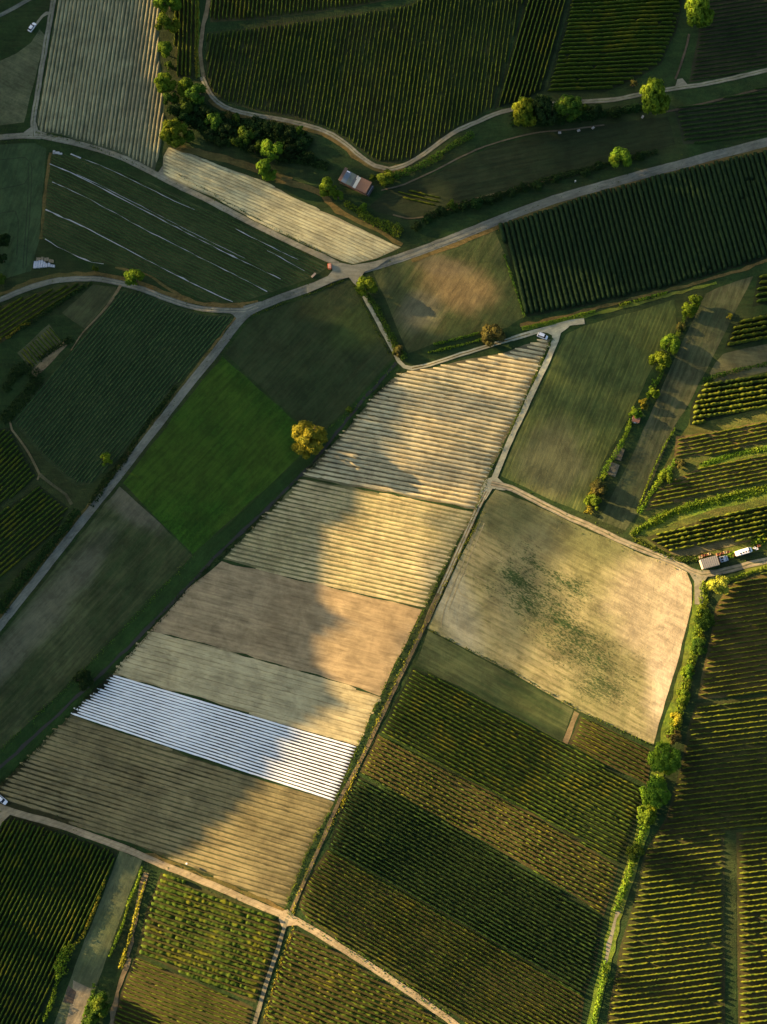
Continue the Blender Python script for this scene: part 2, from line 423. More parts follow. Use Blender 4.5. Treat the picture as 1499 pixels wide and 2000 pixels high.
# ------------------------------------------------------------------ palette
GRASS_D = soil('grass_dark', (.011, .028, .008), (.020, .040, .011), 0, .2, (.028, .036, .013), bump=.25, big=.7)  # dark green, lowered further to deepen the shaded upper right
GRASS_Y = soil('grass_yellow', (.065, .115, .014), (.12, .16, .018), 0, .2, (.13, .11, .03), bump=.3)
GRASS_DRY = soil('grass_dry', (.085, .062, .022), (.15, .10, .038), 0, .3, (.04, .055, .015), bump=.2)
ASPH = soil('asphalt', (.105, .11, .11), (.145, .145, .14), .4, .4, (.17, .165, .15), bump=.03, big=.9)
CONC = soil('concrete_track', (.24, .235, .20), (.31, .30, .25), .4, .4, (.2, .19, .16), bump=.03)
DIRT = soil('dirt_track', (.13, .095, .06), (.20, .15, .095), .5, .5, (.09, .08, .04), bump=.08)
GRAVEL = soil('gravel_road', (.165, .155, .135), (.21, .195, .165), .5, .4, (.19, .155, .115), bump=.04)
RIDGE_M = soil('pale_ridge_soil', (.47, .385, .26), (.38, .31, .205), -.2, .45, (.38, .37, .29), bump=.08, ssc=.9)
RIDGE_W = soil('pale_ridge_cover', (.44, .40, .27), (.36, .325, .215), -.4, .45, (.33, .30, .21), bump=.08, ssc=.9)
RIDGE_G = soil('grey_ridge_soil', (.27, .25, .165), (.22, .205, .13), -1.7, .45, (.22, .175, .115), bump=.08)
RIDGE_Y = soil('straw_ridge_soil', (.36, .29, .175), (.21, .19, .11), -.2, .5, (.48, .39, .26), bump=.08)
FILM = plain('white_film', (.74, .80, .78), .35, 0, .10, 2.5)
VINE_G = foliage('vine_leaf', (.035, .075, .008), (.075, .12, .010), .8, .35, (.12, .14, .010))
VINE_U = foliage('vine_leaf_shade_tone', (.007, .022, .007), (.014, .034, .008), .8, .2)  # darker leaf copy, shade of the big vineyard put into its colour
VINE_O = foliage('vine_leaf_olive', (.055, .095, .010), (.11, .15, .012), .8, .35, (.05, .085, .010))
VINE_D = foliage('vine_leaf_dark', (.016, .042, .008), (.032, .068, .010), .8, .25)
VINE_Y = foliage('vine_leaf_yellow', (.062, .098, .008), (.125, .145, .010), .9, .35, (.035, .065, .008))
CROP_G = foliage('crop_leaf', (.024, .056, .016), (.042, .078, .022), .8, .1)
# fresh vines over brown strips
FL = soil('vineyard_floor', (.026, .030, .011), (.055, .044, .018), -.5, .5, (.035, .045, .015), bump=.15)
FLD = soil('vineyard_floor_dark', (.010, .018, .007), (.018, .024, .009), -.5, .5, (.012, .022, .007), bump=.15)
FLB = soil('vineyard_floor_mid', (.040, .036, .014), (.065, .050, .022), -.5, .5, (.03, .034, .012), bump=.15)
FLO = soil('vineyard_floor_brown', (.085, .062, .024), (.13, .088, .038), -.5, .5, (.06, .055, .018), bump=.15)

# ------------------------------------------------------------------ ground to the horizon, and the unseen added hill on the sun's side
bm = bmesh.new(); x0, x1, y0, y1 = -56, 56, -60, 66; g = {}
for i in range(x0, x1+1):
    for j in range(y0, y1+1): g[i, j] = bm.verts.new((i*CELL, j*CELL, Hn(i, j)))
for i in range(x0, x1):
    for j in range(y0, y1):
        bm.faces.new((g[i, j], g[i+1, j], g[i+1, j+1])); bm.faces.new((g[i, j], g[i+1, j+1], g[i, j+1]))
def rim(i, j):
    x, y = i*CELL, j*CELL; r = math.hypot(x, y); return bm.verts.new((x*6000/r, y*6000/r, -60))
edge = [(i, y0) for i in range(x0, x1)]+[(x1, j) for j in range(y0, y1)]+[(i, y1) for i in range(x1, x0, -1)]+[(x0, j) for j in range(y1, y0, -1)]
rv = [rim(*e) for e in edge]
for k in range(len(edge)): k2 = (k+1) % len(edge); bm.faces.new((g[edge[k]], rv[k], rv[k2], g[edge[k2]]))
tag(bm_obj('ground', bm, GRASS_D), 'dark green rough grass between the plots and roads', 'ground', kind='structure')

# light falling on the plots: the drawn pattern that cards added on the hill let through. (polygon or ellipse in photo px, share of sun let through, soft px)
def pin(poly, x, y):
    c = False; n_ = len(poly); j = n_-1
    for i in range(n_):
        xi, yi = poly[i]; xj, yj = poly[j]
        if (yi > y) != (yj > y) and x < (xj-xi)*(y-yi)/(yj-yi)+xi: c = not c
        j = i
    return c
LIT = [
 ([(-900, -900), (2600, -900), (2600, 3000), (-900, 3000)], .025),
 ([(395, -200), (900, -200), (900, 330), (395, 330)], .22),
 ([(300, -200), (400, -200), (400, 260), (305, 300)], .5),
 ([(600, 150), (900, 100), (880, 330), (640, 330)], .32),
 ([(880, -200), (1300, -200), (1300, 180), (880, 230)], .09),
 ([(1300, -200), (2600, -200), (2600, 480), (1000, 560), (1000, 430), (1300, 200)], .02),
 ([(320, 280), (600, 380), (790, 480), (720, 520), (600, 490), (320, 350)], .14),
 ([(560, 340), (790, 470), (740, 530), (640, 520), (480, 430)], .42),
 ([(740, 350), (900, 350), (900, 420), (740, 420)], .35),
 ([(620, 500), (760, 490), (700, 640), (560, 620)], .3),
 ([(780, 470), (960, 440), (1010, 600), (960, 640), (800, 640)], .42),
 ([(980, 520), (1250, 540), (1250, 640), (1010, 640)], .34),
 ([(700, 560), (770, 660), (700, 680), (650, 580)], .22),
 ([(970, 640), (1500, 560), (1500, 1050), (900, 1010)], .28),
 ([(760, 700), (900, 690), (1090, 650), (1070, 760), (990, 860), (930, 1000), (690, 960), (760, 860), (795, 790)], .62),
 ([(1010, 870), (1170, 820), (1250, 1000), (960, 960)], .45),
 ([(1330, 560), (1500, 560), (1500, 760), (1330, 700)], .36),
 ([(1340, 760), (2300, 740), (2300, 3000), (1400, 3000), (1180, 1500), (1290, 1100), (1250, 960)], .85),
 ([(700, 950), (705, 1010), (650, 1050), (640, 1110), (645, 1170), (690, 1225), (645, 1265), (640, 1310), (685, 1385), (600, 1430), (555, 1490), (510, 1540),
   (430, 1610), (340, 1665), (270, 1700), (235, 1780), (230, 1990), (240, 3000), (2000, 3000), (1700, 1500), (1500, 1050), (1290, 1000), (1100, 960), (930, 960)], 1.0),
 ([(130, 1745), (190, 1760), (160, 1860), (60, 1830), (40, 1750)], .45),
 ([(0, 1860), (120, 1860), (100, 1960), (0, 1940)], .3),
 ([(170, 1700), (250, 1720), (225, 1840), (150, 1860)], .35),
 ([(120, 1930), (200, 1900), (180, 2300), (90, 2300)], .5),
]
DIM = [
 ([(960, 430), (1600, 240), (1600, 520), (1200, 545), (1090, 520), (1000, 515)], .02),  # pockets of shade inside the light
 ([(850, 1010), (985, 950), (1090, 1010), (1070, 1130), (1060, 1250), (990, 1400), (800, 1290), (860, 1120)], .36),
 ([(1010, 650), (1180, 650), (1290, 700), (1290, 770), (1150, 745), (1040, 720)], .05),
 ([(1050, 745), (1200, 785), (1290, 830), (1200, 820), (1040, 790)], .15),
 ([(1300, 690), (1380, 690), (1360, 760), (1260, 800)], .12),
 ([(790, 765), (1040, 755), (1020, 800), (900, 815), (800, 820)], .32),
 ([(690, 870), (780, 850), (800, 960), (690, 960)], .15),
 ([(850, 890), (960, 880), (945, 950), (800, 940)], .30),
 ([(1400, 640), (1500, 640), (1500, 720), (1400, 740)], .22),
 ([(560, 1700), (700, 1520), (1180, 1790), (1150, 2000), (900, 2000)], .50),
 ([(740, 1430), (810, 1300), (1120, 1450), (1060, 1600)], .50),
 ([(1312, 1530), (1350, 1465), (1440, 1440), (2000, 1440), (2000, 1640), (1450, 1675), (1390, 1625), (1335, 1600)], .02),
 ([(1240, 1655), (1330, 1660), (1450, 1720), (1420, 1750), (1300, 1722)], .03),
 ([(1190, 1900), (1330, 1930), (1420, 1990), (1280, 1950)], .03),
 ([(1385, 1200), (1440, 1165), (1700, 1130), (1700, 1350), (1440, 1330)], .06),
 ([(1430, 1150), (1500, 1120), (1500, 1420), (1400, 1340)], .45),
]
def light_at(px, py):
    px += noise.noise(Vector((px*.012, py*.012, 1)))*26; py += noise.noise(Vector((px*.012, py*.012, 5)))*26
    v = 0
    for pl, a in LIT:
        if pin(pl, px, py): v = a
    for pl, a in DIM:
        if pin(pl, px, py): v = min(v, a)
    return v
XC = -262.0
HOLES = []                                   # gaps cut in the added cards through which the sun reaches a tree top: (y, z, r)
def sun_gap(x, y, z, r):
    k = (x-XC)/UX; HOLES.append((y-k*UY, z+k*TAN, r))
def build_shade_screen():
    """unseen added hill beyond the left edge: its cards are sized cell by cell to cast the drawn shade"""
    S = 1.15; pts, size = [], []; HO = np.array(HOLES) if HOLES else np.zeros((0, 3))
    for y in np.arange(-330, 400, S):
        for z in np.arange(2, 122, S):
            k = z/TAN; gx, gy = XC+k*UX, y+k*UY
            if gy > 330 or gy < -240 or gx > 330: v = .5
            else: px, py = PIX(gx, gy); v = light_at(px, py)
            if len(HO) and (np.hypot(HO[:, 0]-y, (HO[:, 1]-z)*.9)-HO[:, 2]).min() < 0: v = max(v, .95)
            if v >= .99: continue
            t = random.uniform(-14, 14); pts.append((XC+t*UX, y+random.uniform(-.1, .1)+t*UY, z-t*TAN)); size.append(S*.5*(1.12 if v < .03 else math.sqrt(1-v)))
    pts = np.array(pts); n_ = len(pts); size = np.array(size)[:, None]
    ta = np.tile(np.array([[-UY, UX, 0]]), (n_, 1))+RS.normal(0, .05, (n_, 3)); tb = np.tile(np.array([[0, 0, 1.0]]), (n_, 1))+RS.normal(0, .05, (n_, 3))
    V = np.stack([pts-ta*size-tb*size, pts+ta*size-tb*size, pts+ta*size+tb*size, pts-ta*size+tb*size], 1).reshape(-1, 3); Q = np.arange(n_*4).reshape(-1, 4)
    o = link('shade_screen', mesh_np('shade_screen', V, Q), VINE_D); tag(o, 'unseen card screen added beyond the left edge to shade the valley', 'shade_screen', kind='stuff')  # unseen cards added to block the sun after the drawn light map
    bm = bmesh.new(); prev = None
    for j in range(-66, 82):
        y = j*5; top = 14+6*noise.noise(Vector((y*.01, 2, 0))); ring = []
        for x, f in ((XC-160, 0), (XC-90, .7), (XC-40, 1), (XC-18, .85), (XC-8, .3), (XC+2, 0)): ring.append(bm.verts.new((x, y, -2+top*f*.3)))
        if prev:
            for q in range(5): bm.faces.new((prev[q], prev[q+1], ring[q+1], ring[q]))
        prev = ring
    tag(bm_obj('shade_mound', bm, GRASS_D), 'low unseen rise added beyond the left edge under the shade cards', 'shade_mound', kind='structure')  # unseen mound added beneath the shade cards
    print('screen cards', n_)

# ------------------------------------------------------------------ plots; colours of those in shade lowered to deepen it
def fld(poly, mat, label, **k): return sheet('field', poly, mat, label, 'field', **k)
# north west
fld([(0, 0), (104, 0), (92, 60), (62, 215), (52, 255), (0, 258)], GRASS_D, 'rough dark grass corner beside the top left lane')
fld([(0, 120), (34, 106), (62, 86), (80, 58), (90, 72), (76, 130), (60, 190), (48, 240), (0, 246)],
    soil('dry_meadow', (.055, .065, .036), (.11, .115, .07), -.5, .6, (.04, .058, .026), big=.9), 'pale dry meadow corner near the white car')
F2 = [(115, 0), (322, 0), (310, 33), (311, 110), (320, 170), (320, 262), (302, 334), (236, 300), (170, 280), (110, 264), (80, 262), (73, 238), (92, 130)]
rr = rows_in(F2, (-.155, 1), 1.66)
fld(F2, soil('furrow_grey', (.045, .058, .034), (.08, .085, .055), -1.7, .6), 'grey beige ridged field at the top left between lane and trees',
    extra=strip_mesh(rr, sc(RIDGE, .9, .85), 2.2, .09, .10, 2.5, broken=.02, off=.05)+(RIDGE_G,))
F3 = [(330, 286), (400, 311), (500, 348), (533, 362), (600, 398), (700, 443), (784, 482), (735, 503), (690, 515), (647, 500), (500, 432), (417, 385), (333, 350), (316, 340), (320, 305)]
rr = rows_in(F3, .435, 1.4)
fld(F3, soil('furrow_pale', (.20, .18, .12), (.27, .24, .165), -.4, .6), 'pale cream ridged wedge between the road fork and the copse',
    extra=strip_mesh(rr, sc(RIDGE, .9, .6), 1.8, .10, .14, 2.5, broken=.06, off=.05)+(RIDGE_W,))
F4 = [(100, 303), (93, 340), (88, 400), (80, 465), (150, 503), (227, 521), (290, 540), (333, 560), (407, 592), (467, 594), (500, 584), (530, 573), (612, 541), (640, 522), (600, 500), (500, 452), (400, 408), (300, 360), (230, 332), (165, 312), (118, 300)]
fld(F4, soil('olive_strip_soil', (.026, .040, .014), (.052, .062, .026), -.46, .8, (.10, .095, .045), big=.3, period=1.3, pcol=(.022, .038, .012), pamt=.6), 'dark green striped field with thin white fleece lines')
vines(F4, .475, 1.3, CROP_G, 'low dark crop row in the striped field with white fleece lines', 'crop rows between the white fleece lines', SMALL, .8, .5, .8, .15, .1, cat='crop row', name='crop_row')
F5 = [(0, 283), (70, 281), (92, 292), (84, 380), (78, 470), (62, 530), (0, 548)]
fld(F5, soil('young_cereal', (.026, .050, .022), (.036, .062, .028), 1.3, .5, (.042, .066, .030), bump=.06), 'smooth blue green cereal field with wheel tracks at the left edge')
# west centre
F6 = [(240, 567), (287, 574), (350, 604), (400, 616), (456, 616), (462, 628), (333, 767), (233, 898), (177, 945), (147, 947), (90, 897), (22, 822), (50, 787), (133, 697)]
fld(F6, soil('weedy_floor', (.020, .036, .014), (.034, .046, .020), .85, .6), 'long dark green crop field beside the south west road')
BR = [(342, 603), (392, 616), (330, 700), (250, 790), (190, 870), (150, 935), (125, 925), (90, 892), (160, 810), (250, 710)]
vines(F6, (-.655, .76), 1.45, CROP_G, 'low crop row in the long dark field beside the south west road', 'crop rows beside the south west road', SMALL, .9, .55, .8, .15, .1, cat='crop row', name='crop_row')
fld(BR, soil('weedy_brown', (.042, .044, .024), (.070, .068, .038), .85, .45, (.030, .042, .018)), 'brown weedy strip through the long crop field')
fld([(0, 598), (40, 582), (150, 551), (177, 556), (120, 590), (83, 617), (20, 656), (0, 668)], FL, 'small plot inside the left road bend')
vines([(0, 598), (40, 582), (150, 553), (172, 557), (83, 617), (20, 654), (0, 666)], (1, -.6), 1.9, VINE_Y, 'yellowish vine row in the plot inside the left road bend', 'vine rows inside the left road bend', SMALL, 1.1, 1.1)
A_ = [(183, 557), (228, 563), (230, 573), (167, 643), (123, 613)]
fld(A_, soil('stubble_small', (.034, .044, .02), (.06, .066, .032), .9, .7), 'small stubble plot below the left road bend')
B_ = [(33, 688), (97, 634), (124, 668), (63, 722)]
fld(B_, soil('veg_floor', (.05, .06, .03), (.08, .08, .045), .8, .5), 'tiny striped vegetable plot'); vines(B_, (.75, .85), 1.5, VINE_G, 'vegetable row in the tiny striped plot', 'rows of the tiny striped plot', SMALL, 1, .7, cat='crop row', name='crop_row')
fld([(60, 726), (126, 668), (134, 676), (70, 736)], DIRT, 'bare headland beside the tiny striped plot')
E_ = [(0, 836), (17, 834), (72, 930), (0, 986)]; fld(E_, FLD, 'dark plot at the left edge above the corner track'); vines(E_, (1, -.95), 1.7, VINE_G, 'crop row in the dark left edge plot above the corner track', 'crop rows at the left edge', SMALL, 1.2, .9, cat='crop row', name='crop_row')
F_ = [(0, 1000), (76, 946), (134, 990), (112, 1036), (0, 1126)]; fld(F_, FLD, 'dark green plot below the corner track'); vines(F_, (1, -.83), 1.75, VINE_G, 'crop row in the dark plot below the corner track', 'crop rows below the corner track', SMALL, 1.2, .9, cat='crop row', name='crop_row')
F8 = [(490, 623), (600, 579), (681, 545), (696, 558), (768, 697), (700, 775), (640, 834), (590, 830), (440, 692)]
fld(F8, soil('ploughed_dark', (.016, .030, .011), (.026, .038, .015), .85, .6, (.034, .042, .018), bump=.25, big=.7,
    spots=[(700, 640, 70, 90, 60, (.035, .060, .012), .6, -1)], period=1.5, pcol=(.02, .028, .014), pamt=.5), 'dark brown green field south of the crossroads')
F9 = [(433, 696), (592, 836), (602, 866), (582, 896), (470, 1000), (378, 1083), (239, 942)]
fld(F9, soil('bright_clover', (.010, .042, .003), (.024, .072, .005), .85, .25, (.036, .070, .007), bump=.6, big=.8, period=2.6, pcol=(.012, .040, .004), pamt=.35), 'bright green clover field left of the lone big tree')
F10 = [(230, 947), (300, 1010), (377, 1086), (300, 1160), (167, 1302), (60, 1405), (0, 1462), (0, 1236), (100, 1112), (190, 1003)]
fld(F10, soil('fallow_brown', (.020, .036, .013), (.042, .050, .022), .85, .65, (.070, .080, .040), bump=.25, big=.8, period=1.9, pcol=(.022, .034, .014), pamt=.4, spots=[(90, 1190, 300, 50, -52, (.10, .105, .065), .7, -1), (270, 985, 110, 60, 30, (.10, .10, .066), .7, -1)]), 'brown green fallow field below the clover field')
# the ditch with its green banks
sheet('grass_bank', [(770, 700), (784, 722), (690, 822), (592, 930), (430, 1085), (290, 1230), (137, 1393), (0, 1532), (0, 1464), (168, 1303), (380, 1085), (600, 880), (642, 838)],
      soil('bank_grass', (.010, .032, .007), (.018, .044, .010), .8, .5, (.009, .026, .006), bump=.35), 'green banks either side of the long straight ditch', 'grass bank')
road('ditch', [(775, 708), (700, 792), (622, 890), (600, 915), (540, 975), (430, 1080), (330, 1185), (200, 1312), (100, 1405), (0, 1498)], 6, plain('ditch_dark', (.006, .009, .006), .6), 'narrow dark ditch running beside the pale strip fields', 'ditch', .3)  # flat strip; near-black colour stands in for the ditch's depth and shade
# centre strips
LE = [(783, 728), (730, 773), (693, 820), (627, 893), (590, 930)]; RE = [(1079, 662), (1064, 693), (1036, 757), (998, 838), (957, 920), (930, 996)]
A = LE[::-1]+[(850, 716), (1000, 684), (1050, 664)]+RE
def ridged(poly, slope, spacing, floor, ridge, label, w_=1, h_=1, br=.03):
    rr = rows_in(poly, slope, spacing, inset=-.2)
    for i, (a, b) in enumerate(rr):
        d = (b-a).normalized(); rr[i] = (a-d*random.uniform(-1.2, 1.4), b+d*random.uniform(-1.2, .9))
    return fld(poly, floor, label, amp=.9, extra=strip_mesh(rr, sc(RIDGE, w_, h_), 1.5, .09, .12, 2.2, broken=br, off=.05)+(ridge,))
ridged(A, .195, 1.83, soil('furrow_warm', (.085, .075, .05), (.15, .13, .085), -.2, .6, (.07, .08, .04)), RIDGE_M, 'cream ridged field at the top of the centre strips', 1.0, 1.0)
B = [(592, 934), (927, 1001), (912, 1030), (889, 1067), (859, 1127), (829, 1188), (667, 1150), (450, 1098), (436, 1092), (497, 1030), (527, 997)]
ridged(B, .225, 1.72, soil('furrow_olive', (.10, .098, .05), (.15, .135, .075), -.22, .7, (.06, .07, .03)), RIDGE_Y, 'olive and straw striped field below the cream ridges', .9, .42, .03)
Cc = [(434, 1096), (667, 1153), (826, 1192), (783, 1277), (744, 1358), (600, 1313), (500, 1285), (400, 1256), (293, 1231), (367, 1150)]
fld(Cc, soil('tilled_brown', (.24, .175, .115), (.31, .235, .155), -.25, .75, (.215, .155, .10), bump=.06, big=.6, period=1.7, pcol=(.17, .125, .08), pamt=.55, ssc=.8), 'smooth tilled brown field in the centre strips', amp=.7)
D = [(293, 1234), (400, 1259), (500, 1288), (600, 1316), (742, 1361), (700, 1456), (500, 1396), (350, 1352), (217, 1316)]
ridged(D, .275, 1.72, soil('furrow_beige', (.22, .18, .11), (.27, .22, .14), -.28, .6), soil('beige_ridge_soil', (.38, .32, .215), (.33, .275, .175), -.28, .7, (.40, .35, .26), bump=.06), 'beige ridged field above the white film rows', 1.25, .25, .01)
E = [(214, 1316), (699, 1457), (655, 1566), (136, 1394)]
fld(E, soil('dark_furrow', (.016, .015, .012), (.03, .025, .018), -.32, .5), 'dark soil between the white film rows', amp=.2)
FR = []
for k_ in range(18):
    f_ = k_/17; jx = random.uniform(-7, 7)
    FR.append((Vector(P(222+(138-222)*f_+jx, 1320+(1393-1320)*f_+jx*.31)), Vector(P(696+(654-696)*f_, 1460+(1563-1460)*f_))))
for fi, (a, b) in enumerate(FR):
    V, Q = strip_mesh([(a, b)], [(-.37, .02), (-.31, .2), (-.13, .27), (.13, .27), (.31, .2), (.37, .02)], 1.6, .05, .05, .8, off=.04)
    tag(link('film_row', mesh_np('film_row', V, Q, smooth=True), FILM), 'crop row under white plastic film, '+ordinal(fi+1)+' white row from the top', 'film row', 'white film covered rows')
Fp = [(0, 1536), (33, 1500), (100, 1433), (137, 1396), (300, 1453), (450, 1504), (653, 1568), (622, 1622), (580, 1713), (558, 1775), (500, 1748), (367, 1690), (250, 1645), (150, 1612), (20, 1566), (0, 1556)]
ridged(Fp, .30, 1.68, soil('furrow_green', (.050, .048, .025), (.085, .072, .036), -.3, .7, (.06, .065, .03)), soil('straw_ridge_low', (.185, .15, .085), (.115, .10, .058), -.3, .65, (.25, .20, .115)), 'olive and straw ridged field at the foot of the strips', 1.0, .3, .03)
# east centre
V_ = [(727, 524), (800, 498), (945, 443), (963, 440), (1000, 530), (1024, 618), (990, 640), (850, 670), (797, 690), (760, 600)]
fld(V_, soil('patchy_meadow', (.028, .044, .014), (.054, .064, .024), 1.0, .55, (.095, .088, .036), bump=.2, big=.7, period=1.6, pcol=(.03, .045, .015), pamt=.35, spots=[(895, 560, 110, 70, 20, (.17, .125, .050), .85, -1), (820, 610, 60, 70, 20, (.12, .115, .065), .7, -1), (870, 520, 90, 30, 15, (.12, .10, .05), .6, -1)]), 'patchy brown meadow east of the crossroads')  # warm gold and tan patches towards its middle
U = [(972, 436), (1050, 412), (1166, 372), (1250, 350), (1332, 328), (1499, 290), (1560, 275), (1560, 490), (1499, 505), (1400, 535), (1299, 563), (1132, 600), (1030, 618), (1000, 520)]
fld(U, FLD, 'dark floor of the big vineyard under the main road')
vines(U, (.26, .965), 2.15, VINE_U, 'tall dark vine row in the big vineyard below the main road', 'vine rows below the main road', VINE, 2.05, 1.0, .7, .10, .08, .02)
S = [(1107, 652), (1142, 636), (1318, 584), (1324, 640), (1274, 720), (1230, 813), (1180, 900), (1140, 1000), (1085, 979), (1010, 945), (980, 930), (1004, 865), (1052, 770), (1087, 690)]
fld(S, soil('mown_olive', (.034, .052, .016), (.062, .078, .026), 1.17, .8, (.028, .046, .014), bump=.15, period=1.5, pcol=(.11, .12, .034), pamt=.5, spots=[(1080, 900, 110, 120, 0, (.10, .10, .05), .6, -1)]), 'olive mown field between the concrete lane and the hedgerow')
T = [(1400, 562), (1472, 540), (1440, 600), (1416, 650), (1366, 750), (1319, 833), (1252, 995), (1222, 1036), (1167, 1014), (1178, 1000), (1234, 893), (1291, 763), (1338, 657), (1380, 573)]
fld(T, soil('strip_stubble', (.048, .054, .028), (.090, .086, .048), 1.17, .85, (.042, .055, .022), bump=.15, period=2.4, pcol=(.034, .046, .02), pamt=.7), 'brown mown strip east of the hedgerow')
G_ = [(968, 957), (1030, 979), (1090, 1006), (1145, 1033), (1206, 1060), (1262, 1084), (1312, 1101), (1342, 1117), (1352, 1142), (1353, 1180), (1344, 1215), (1328, 1280), (1300, 1372), (1277, 1455), (1200, 1420), (1128, 1388), (1000, 1314), (836, 1228), (880, 1132), (925, 1040), (948, 985)]
WEED = (.013, .036, .008)
fld(G_, soil('weedy_fallow', (.20, .175, .095), (.31, .26, .155), -.5, .85, (.15, .145, .07), bump=.15, big=.8, ssc=1.3, period=2.3, pcol=(.11, .105, .048), pamt=.75,
    spots=[(1110, 1030, 220, 70, 25, (.095, .105, .040), .85, -1), (985, 1010, 90, 90, 20, (.055, .070, .028), .85, -1), (1040, 1150, 110, 170, 10, (.12, .125, .06), .8, -1), (1130, 1260, 170, 60, 28, (.12, .12, .05), .7, -1), (1050, 1150, 170, 95, 30, WEED, .95, 1.9), (1140, 1262, 170, 75, 30, WEED, .9, 2.0), (1175, 1340, 110, 60, 30, WEED, .75, 2.3), (1190, 1185, 130, 50, 28, WEED, .65, 2.4),
           (1315, 1250, 60, 240, 14, (.40, .345, .225), .9, -1), (1290, 1190, 160, 150, 0, (.34, .29, .17), .8, -1), (880, 1170, 60, 160, -25, (.26, .26, .17), .7, -1)]), 'wide pale fallow field speckled with dark weeds')
Hh = [(836, 1232), (1000, 1318), (1120, 1386), (1098, 1449), (1000, 1396), (905, 1345), (812, 1300)]
fld(Hh, soil('wedge_grass', (.026, .042, .016), (.048, .060, .025), -.5, .7, (.11, .115, .055), bump=.1, big=.5), 'grey green grass wedge under the fallow field')
fld([(1122, 1388), (1132, 1394), (1109, 1453), (1100, 1449)], DIRT, 'short bare path beside the small orange vineyard')
Ii = [(1134, 1398), (1200, 1428), (1270, 1464), (1272, 1497), (1266, 1534), (1200, 1500), (1112, 1453)]
fld(Ii, FLB, 'orange brown floor of the small vineyard by the hedge trees'); vines(Ii, .50, 1.5, VINE_G, 'vine row in the small orange brown vineyard by the hedge trees', 'vine rows of the small orange vineyard', VINE, .5, .7)
J = [(807, 1303), (905, 1348), (1109, 1457), (1262, 1540), (1240, 1610), (1210, 1690), (1060, 1598), (900, 1512), (742, 1430)]
fld(J, FLD, 'floor of the dark vineyard under the grass wedge'); vines(J, .525, 1.5, VINE_G, 'vine row in the dark vineyard under the grass wedge', 'vine rows under the grass wedge', VINE, .72, .85)
K = [(738, 1435), (900, 1517), (1060, 1601), (1208, 1692), (1180, 1788), (1100, 1735), (1000, 1675), (850, 1590), (703, 1508)]
fld(K, FLB, 'brown floor of the patchy middle vineyard'); vines(K, .54, 1.5, VINE_G, 'patchy vine row in the brown floored middle vineyard', 'vine rows of the brown middle vineyard', VINE, .5, .7, .6, .35, .25, .3)
Lp = [(698, 1513), (850, 1595), (1000, 1680), (1178, 1794), (1160, 1900), (1142, 1945), (1000, 1863), (783, 1740), (641, 1656), (665, 1585)]
fld(Lp, FLD, 'floor of the darkest vineyard right of the dirt track'); vines(Lp, .56, 1.38, VINE_D, 'dense dark vine row in the darkest vineyard right of the dirt track', 'vine rows of the darkest vineyard', VINE, .75, .85, broken=.02)
Mp = [(640, 1658), (783, 1742), (1000, 1865), (1142, 1948), (1130, 2040), (960, 2040), (900, 1990), (750, 1892), (600, 1796), (582, 1770), (603, 1712)]
fld(Mp, FL, 'floor of the lower vineyard above the gravel road'); vines(Mp, .575, 1.38, VINE_G, 'vine row in the lower vineyard above the gravel road', 'vine rows above the gravel road', VINE, .55, .7, .7, .2, .15)
Np = [(572, 1816), (600, 1826), (670, 1866), (740, 1912), (868, 2000), (925, 2040), (500, 2040), (525, 1960), (548, 1880)]
fld(Np, FLB, 'orange brown floor of the bottom vineyard below the gravel road'); vines(Np, .43, 1.7, VINE_G, 'vine row in the bottom vineyard below the gravel road', 'vine rows below the gravel road', VINE, .85, .85, .7, .25, .18)
Op = [(314, 1705), (400, 1737), (500, 1777), (546, 1797), (546, 1832), (500, 1960), (380, 1910), (266, 1862), (285, 1780)]
fld(Op, FL, 'floor of the green vineyard left of the bottom crossing'); vines(Op, .335, 2.1, VINE_G, 'lush vine row in the green vineyard left of the bottom crossing', 'vine rows left of the bottom crossing', VINE, 1.45, .9, .6, .16, .10)
Pp = [(263, 1869), (380, 1918), (495, 1968), (480, 2040), (205, 2040), (232, 1950)]
fld(Pp, FLB, 'brown floor of the lowest left vineyard'); vines(Pp, .36, 1.45, VINE_O, 'yellow green vine row in the lowest left vineyard', 'vine rows of the lowest left vineyard', VINE, .55, .65)
Qp = [(8, 1600), (28, 1593), (120, 1625), (229, 1663), (190, 1757), (165, 1810), (140, 1846), (100, 1930), (60, 2040), (-40, 2040), (-40, 1640), (0, 1610)]
fld(Qp, FLD, 'floor of the black green vineyard in the bottom left corner'); vines(Qp, (-.43, .9), 1.6, VINE_G, 'dark vine row in the bottom left corner vineyard', 'vine rows in the bottom left corner', VINE, .8, .75)
fld([(233, 1663), (277, 1680), (250, 1750), (215, 1850), (180, 1945), (150, 2040), (92, 2040), (130, 1930), (165, 1835), (200, 1750)],
    soil('mown_strip', (.075, .09, .05), (.11, .12, .07), 1.15, .6, (.09, .105, .03), bump=.08, big=.5), 'grey green mown strip between hedges at the bottom left')
sheet('yard', [(143, 1914), (176, 1932), (158, 2040), (118, 2040), (134, 1975)], soil('yard_earth', (.20, .16, .12), (.26, .21, .155), 1.1, .4), 'pale bare yard at the foot of the mown strip', 'yard')
sheet('yard', [(133, 1925), (148, 1938), (142, 1962), (122, 1958)], soil('slab_dark', (.06, .045, .04), (.085, .065, .055), 1.1, .4), 'dark earth rectangle beside the pale yard', 'yard')
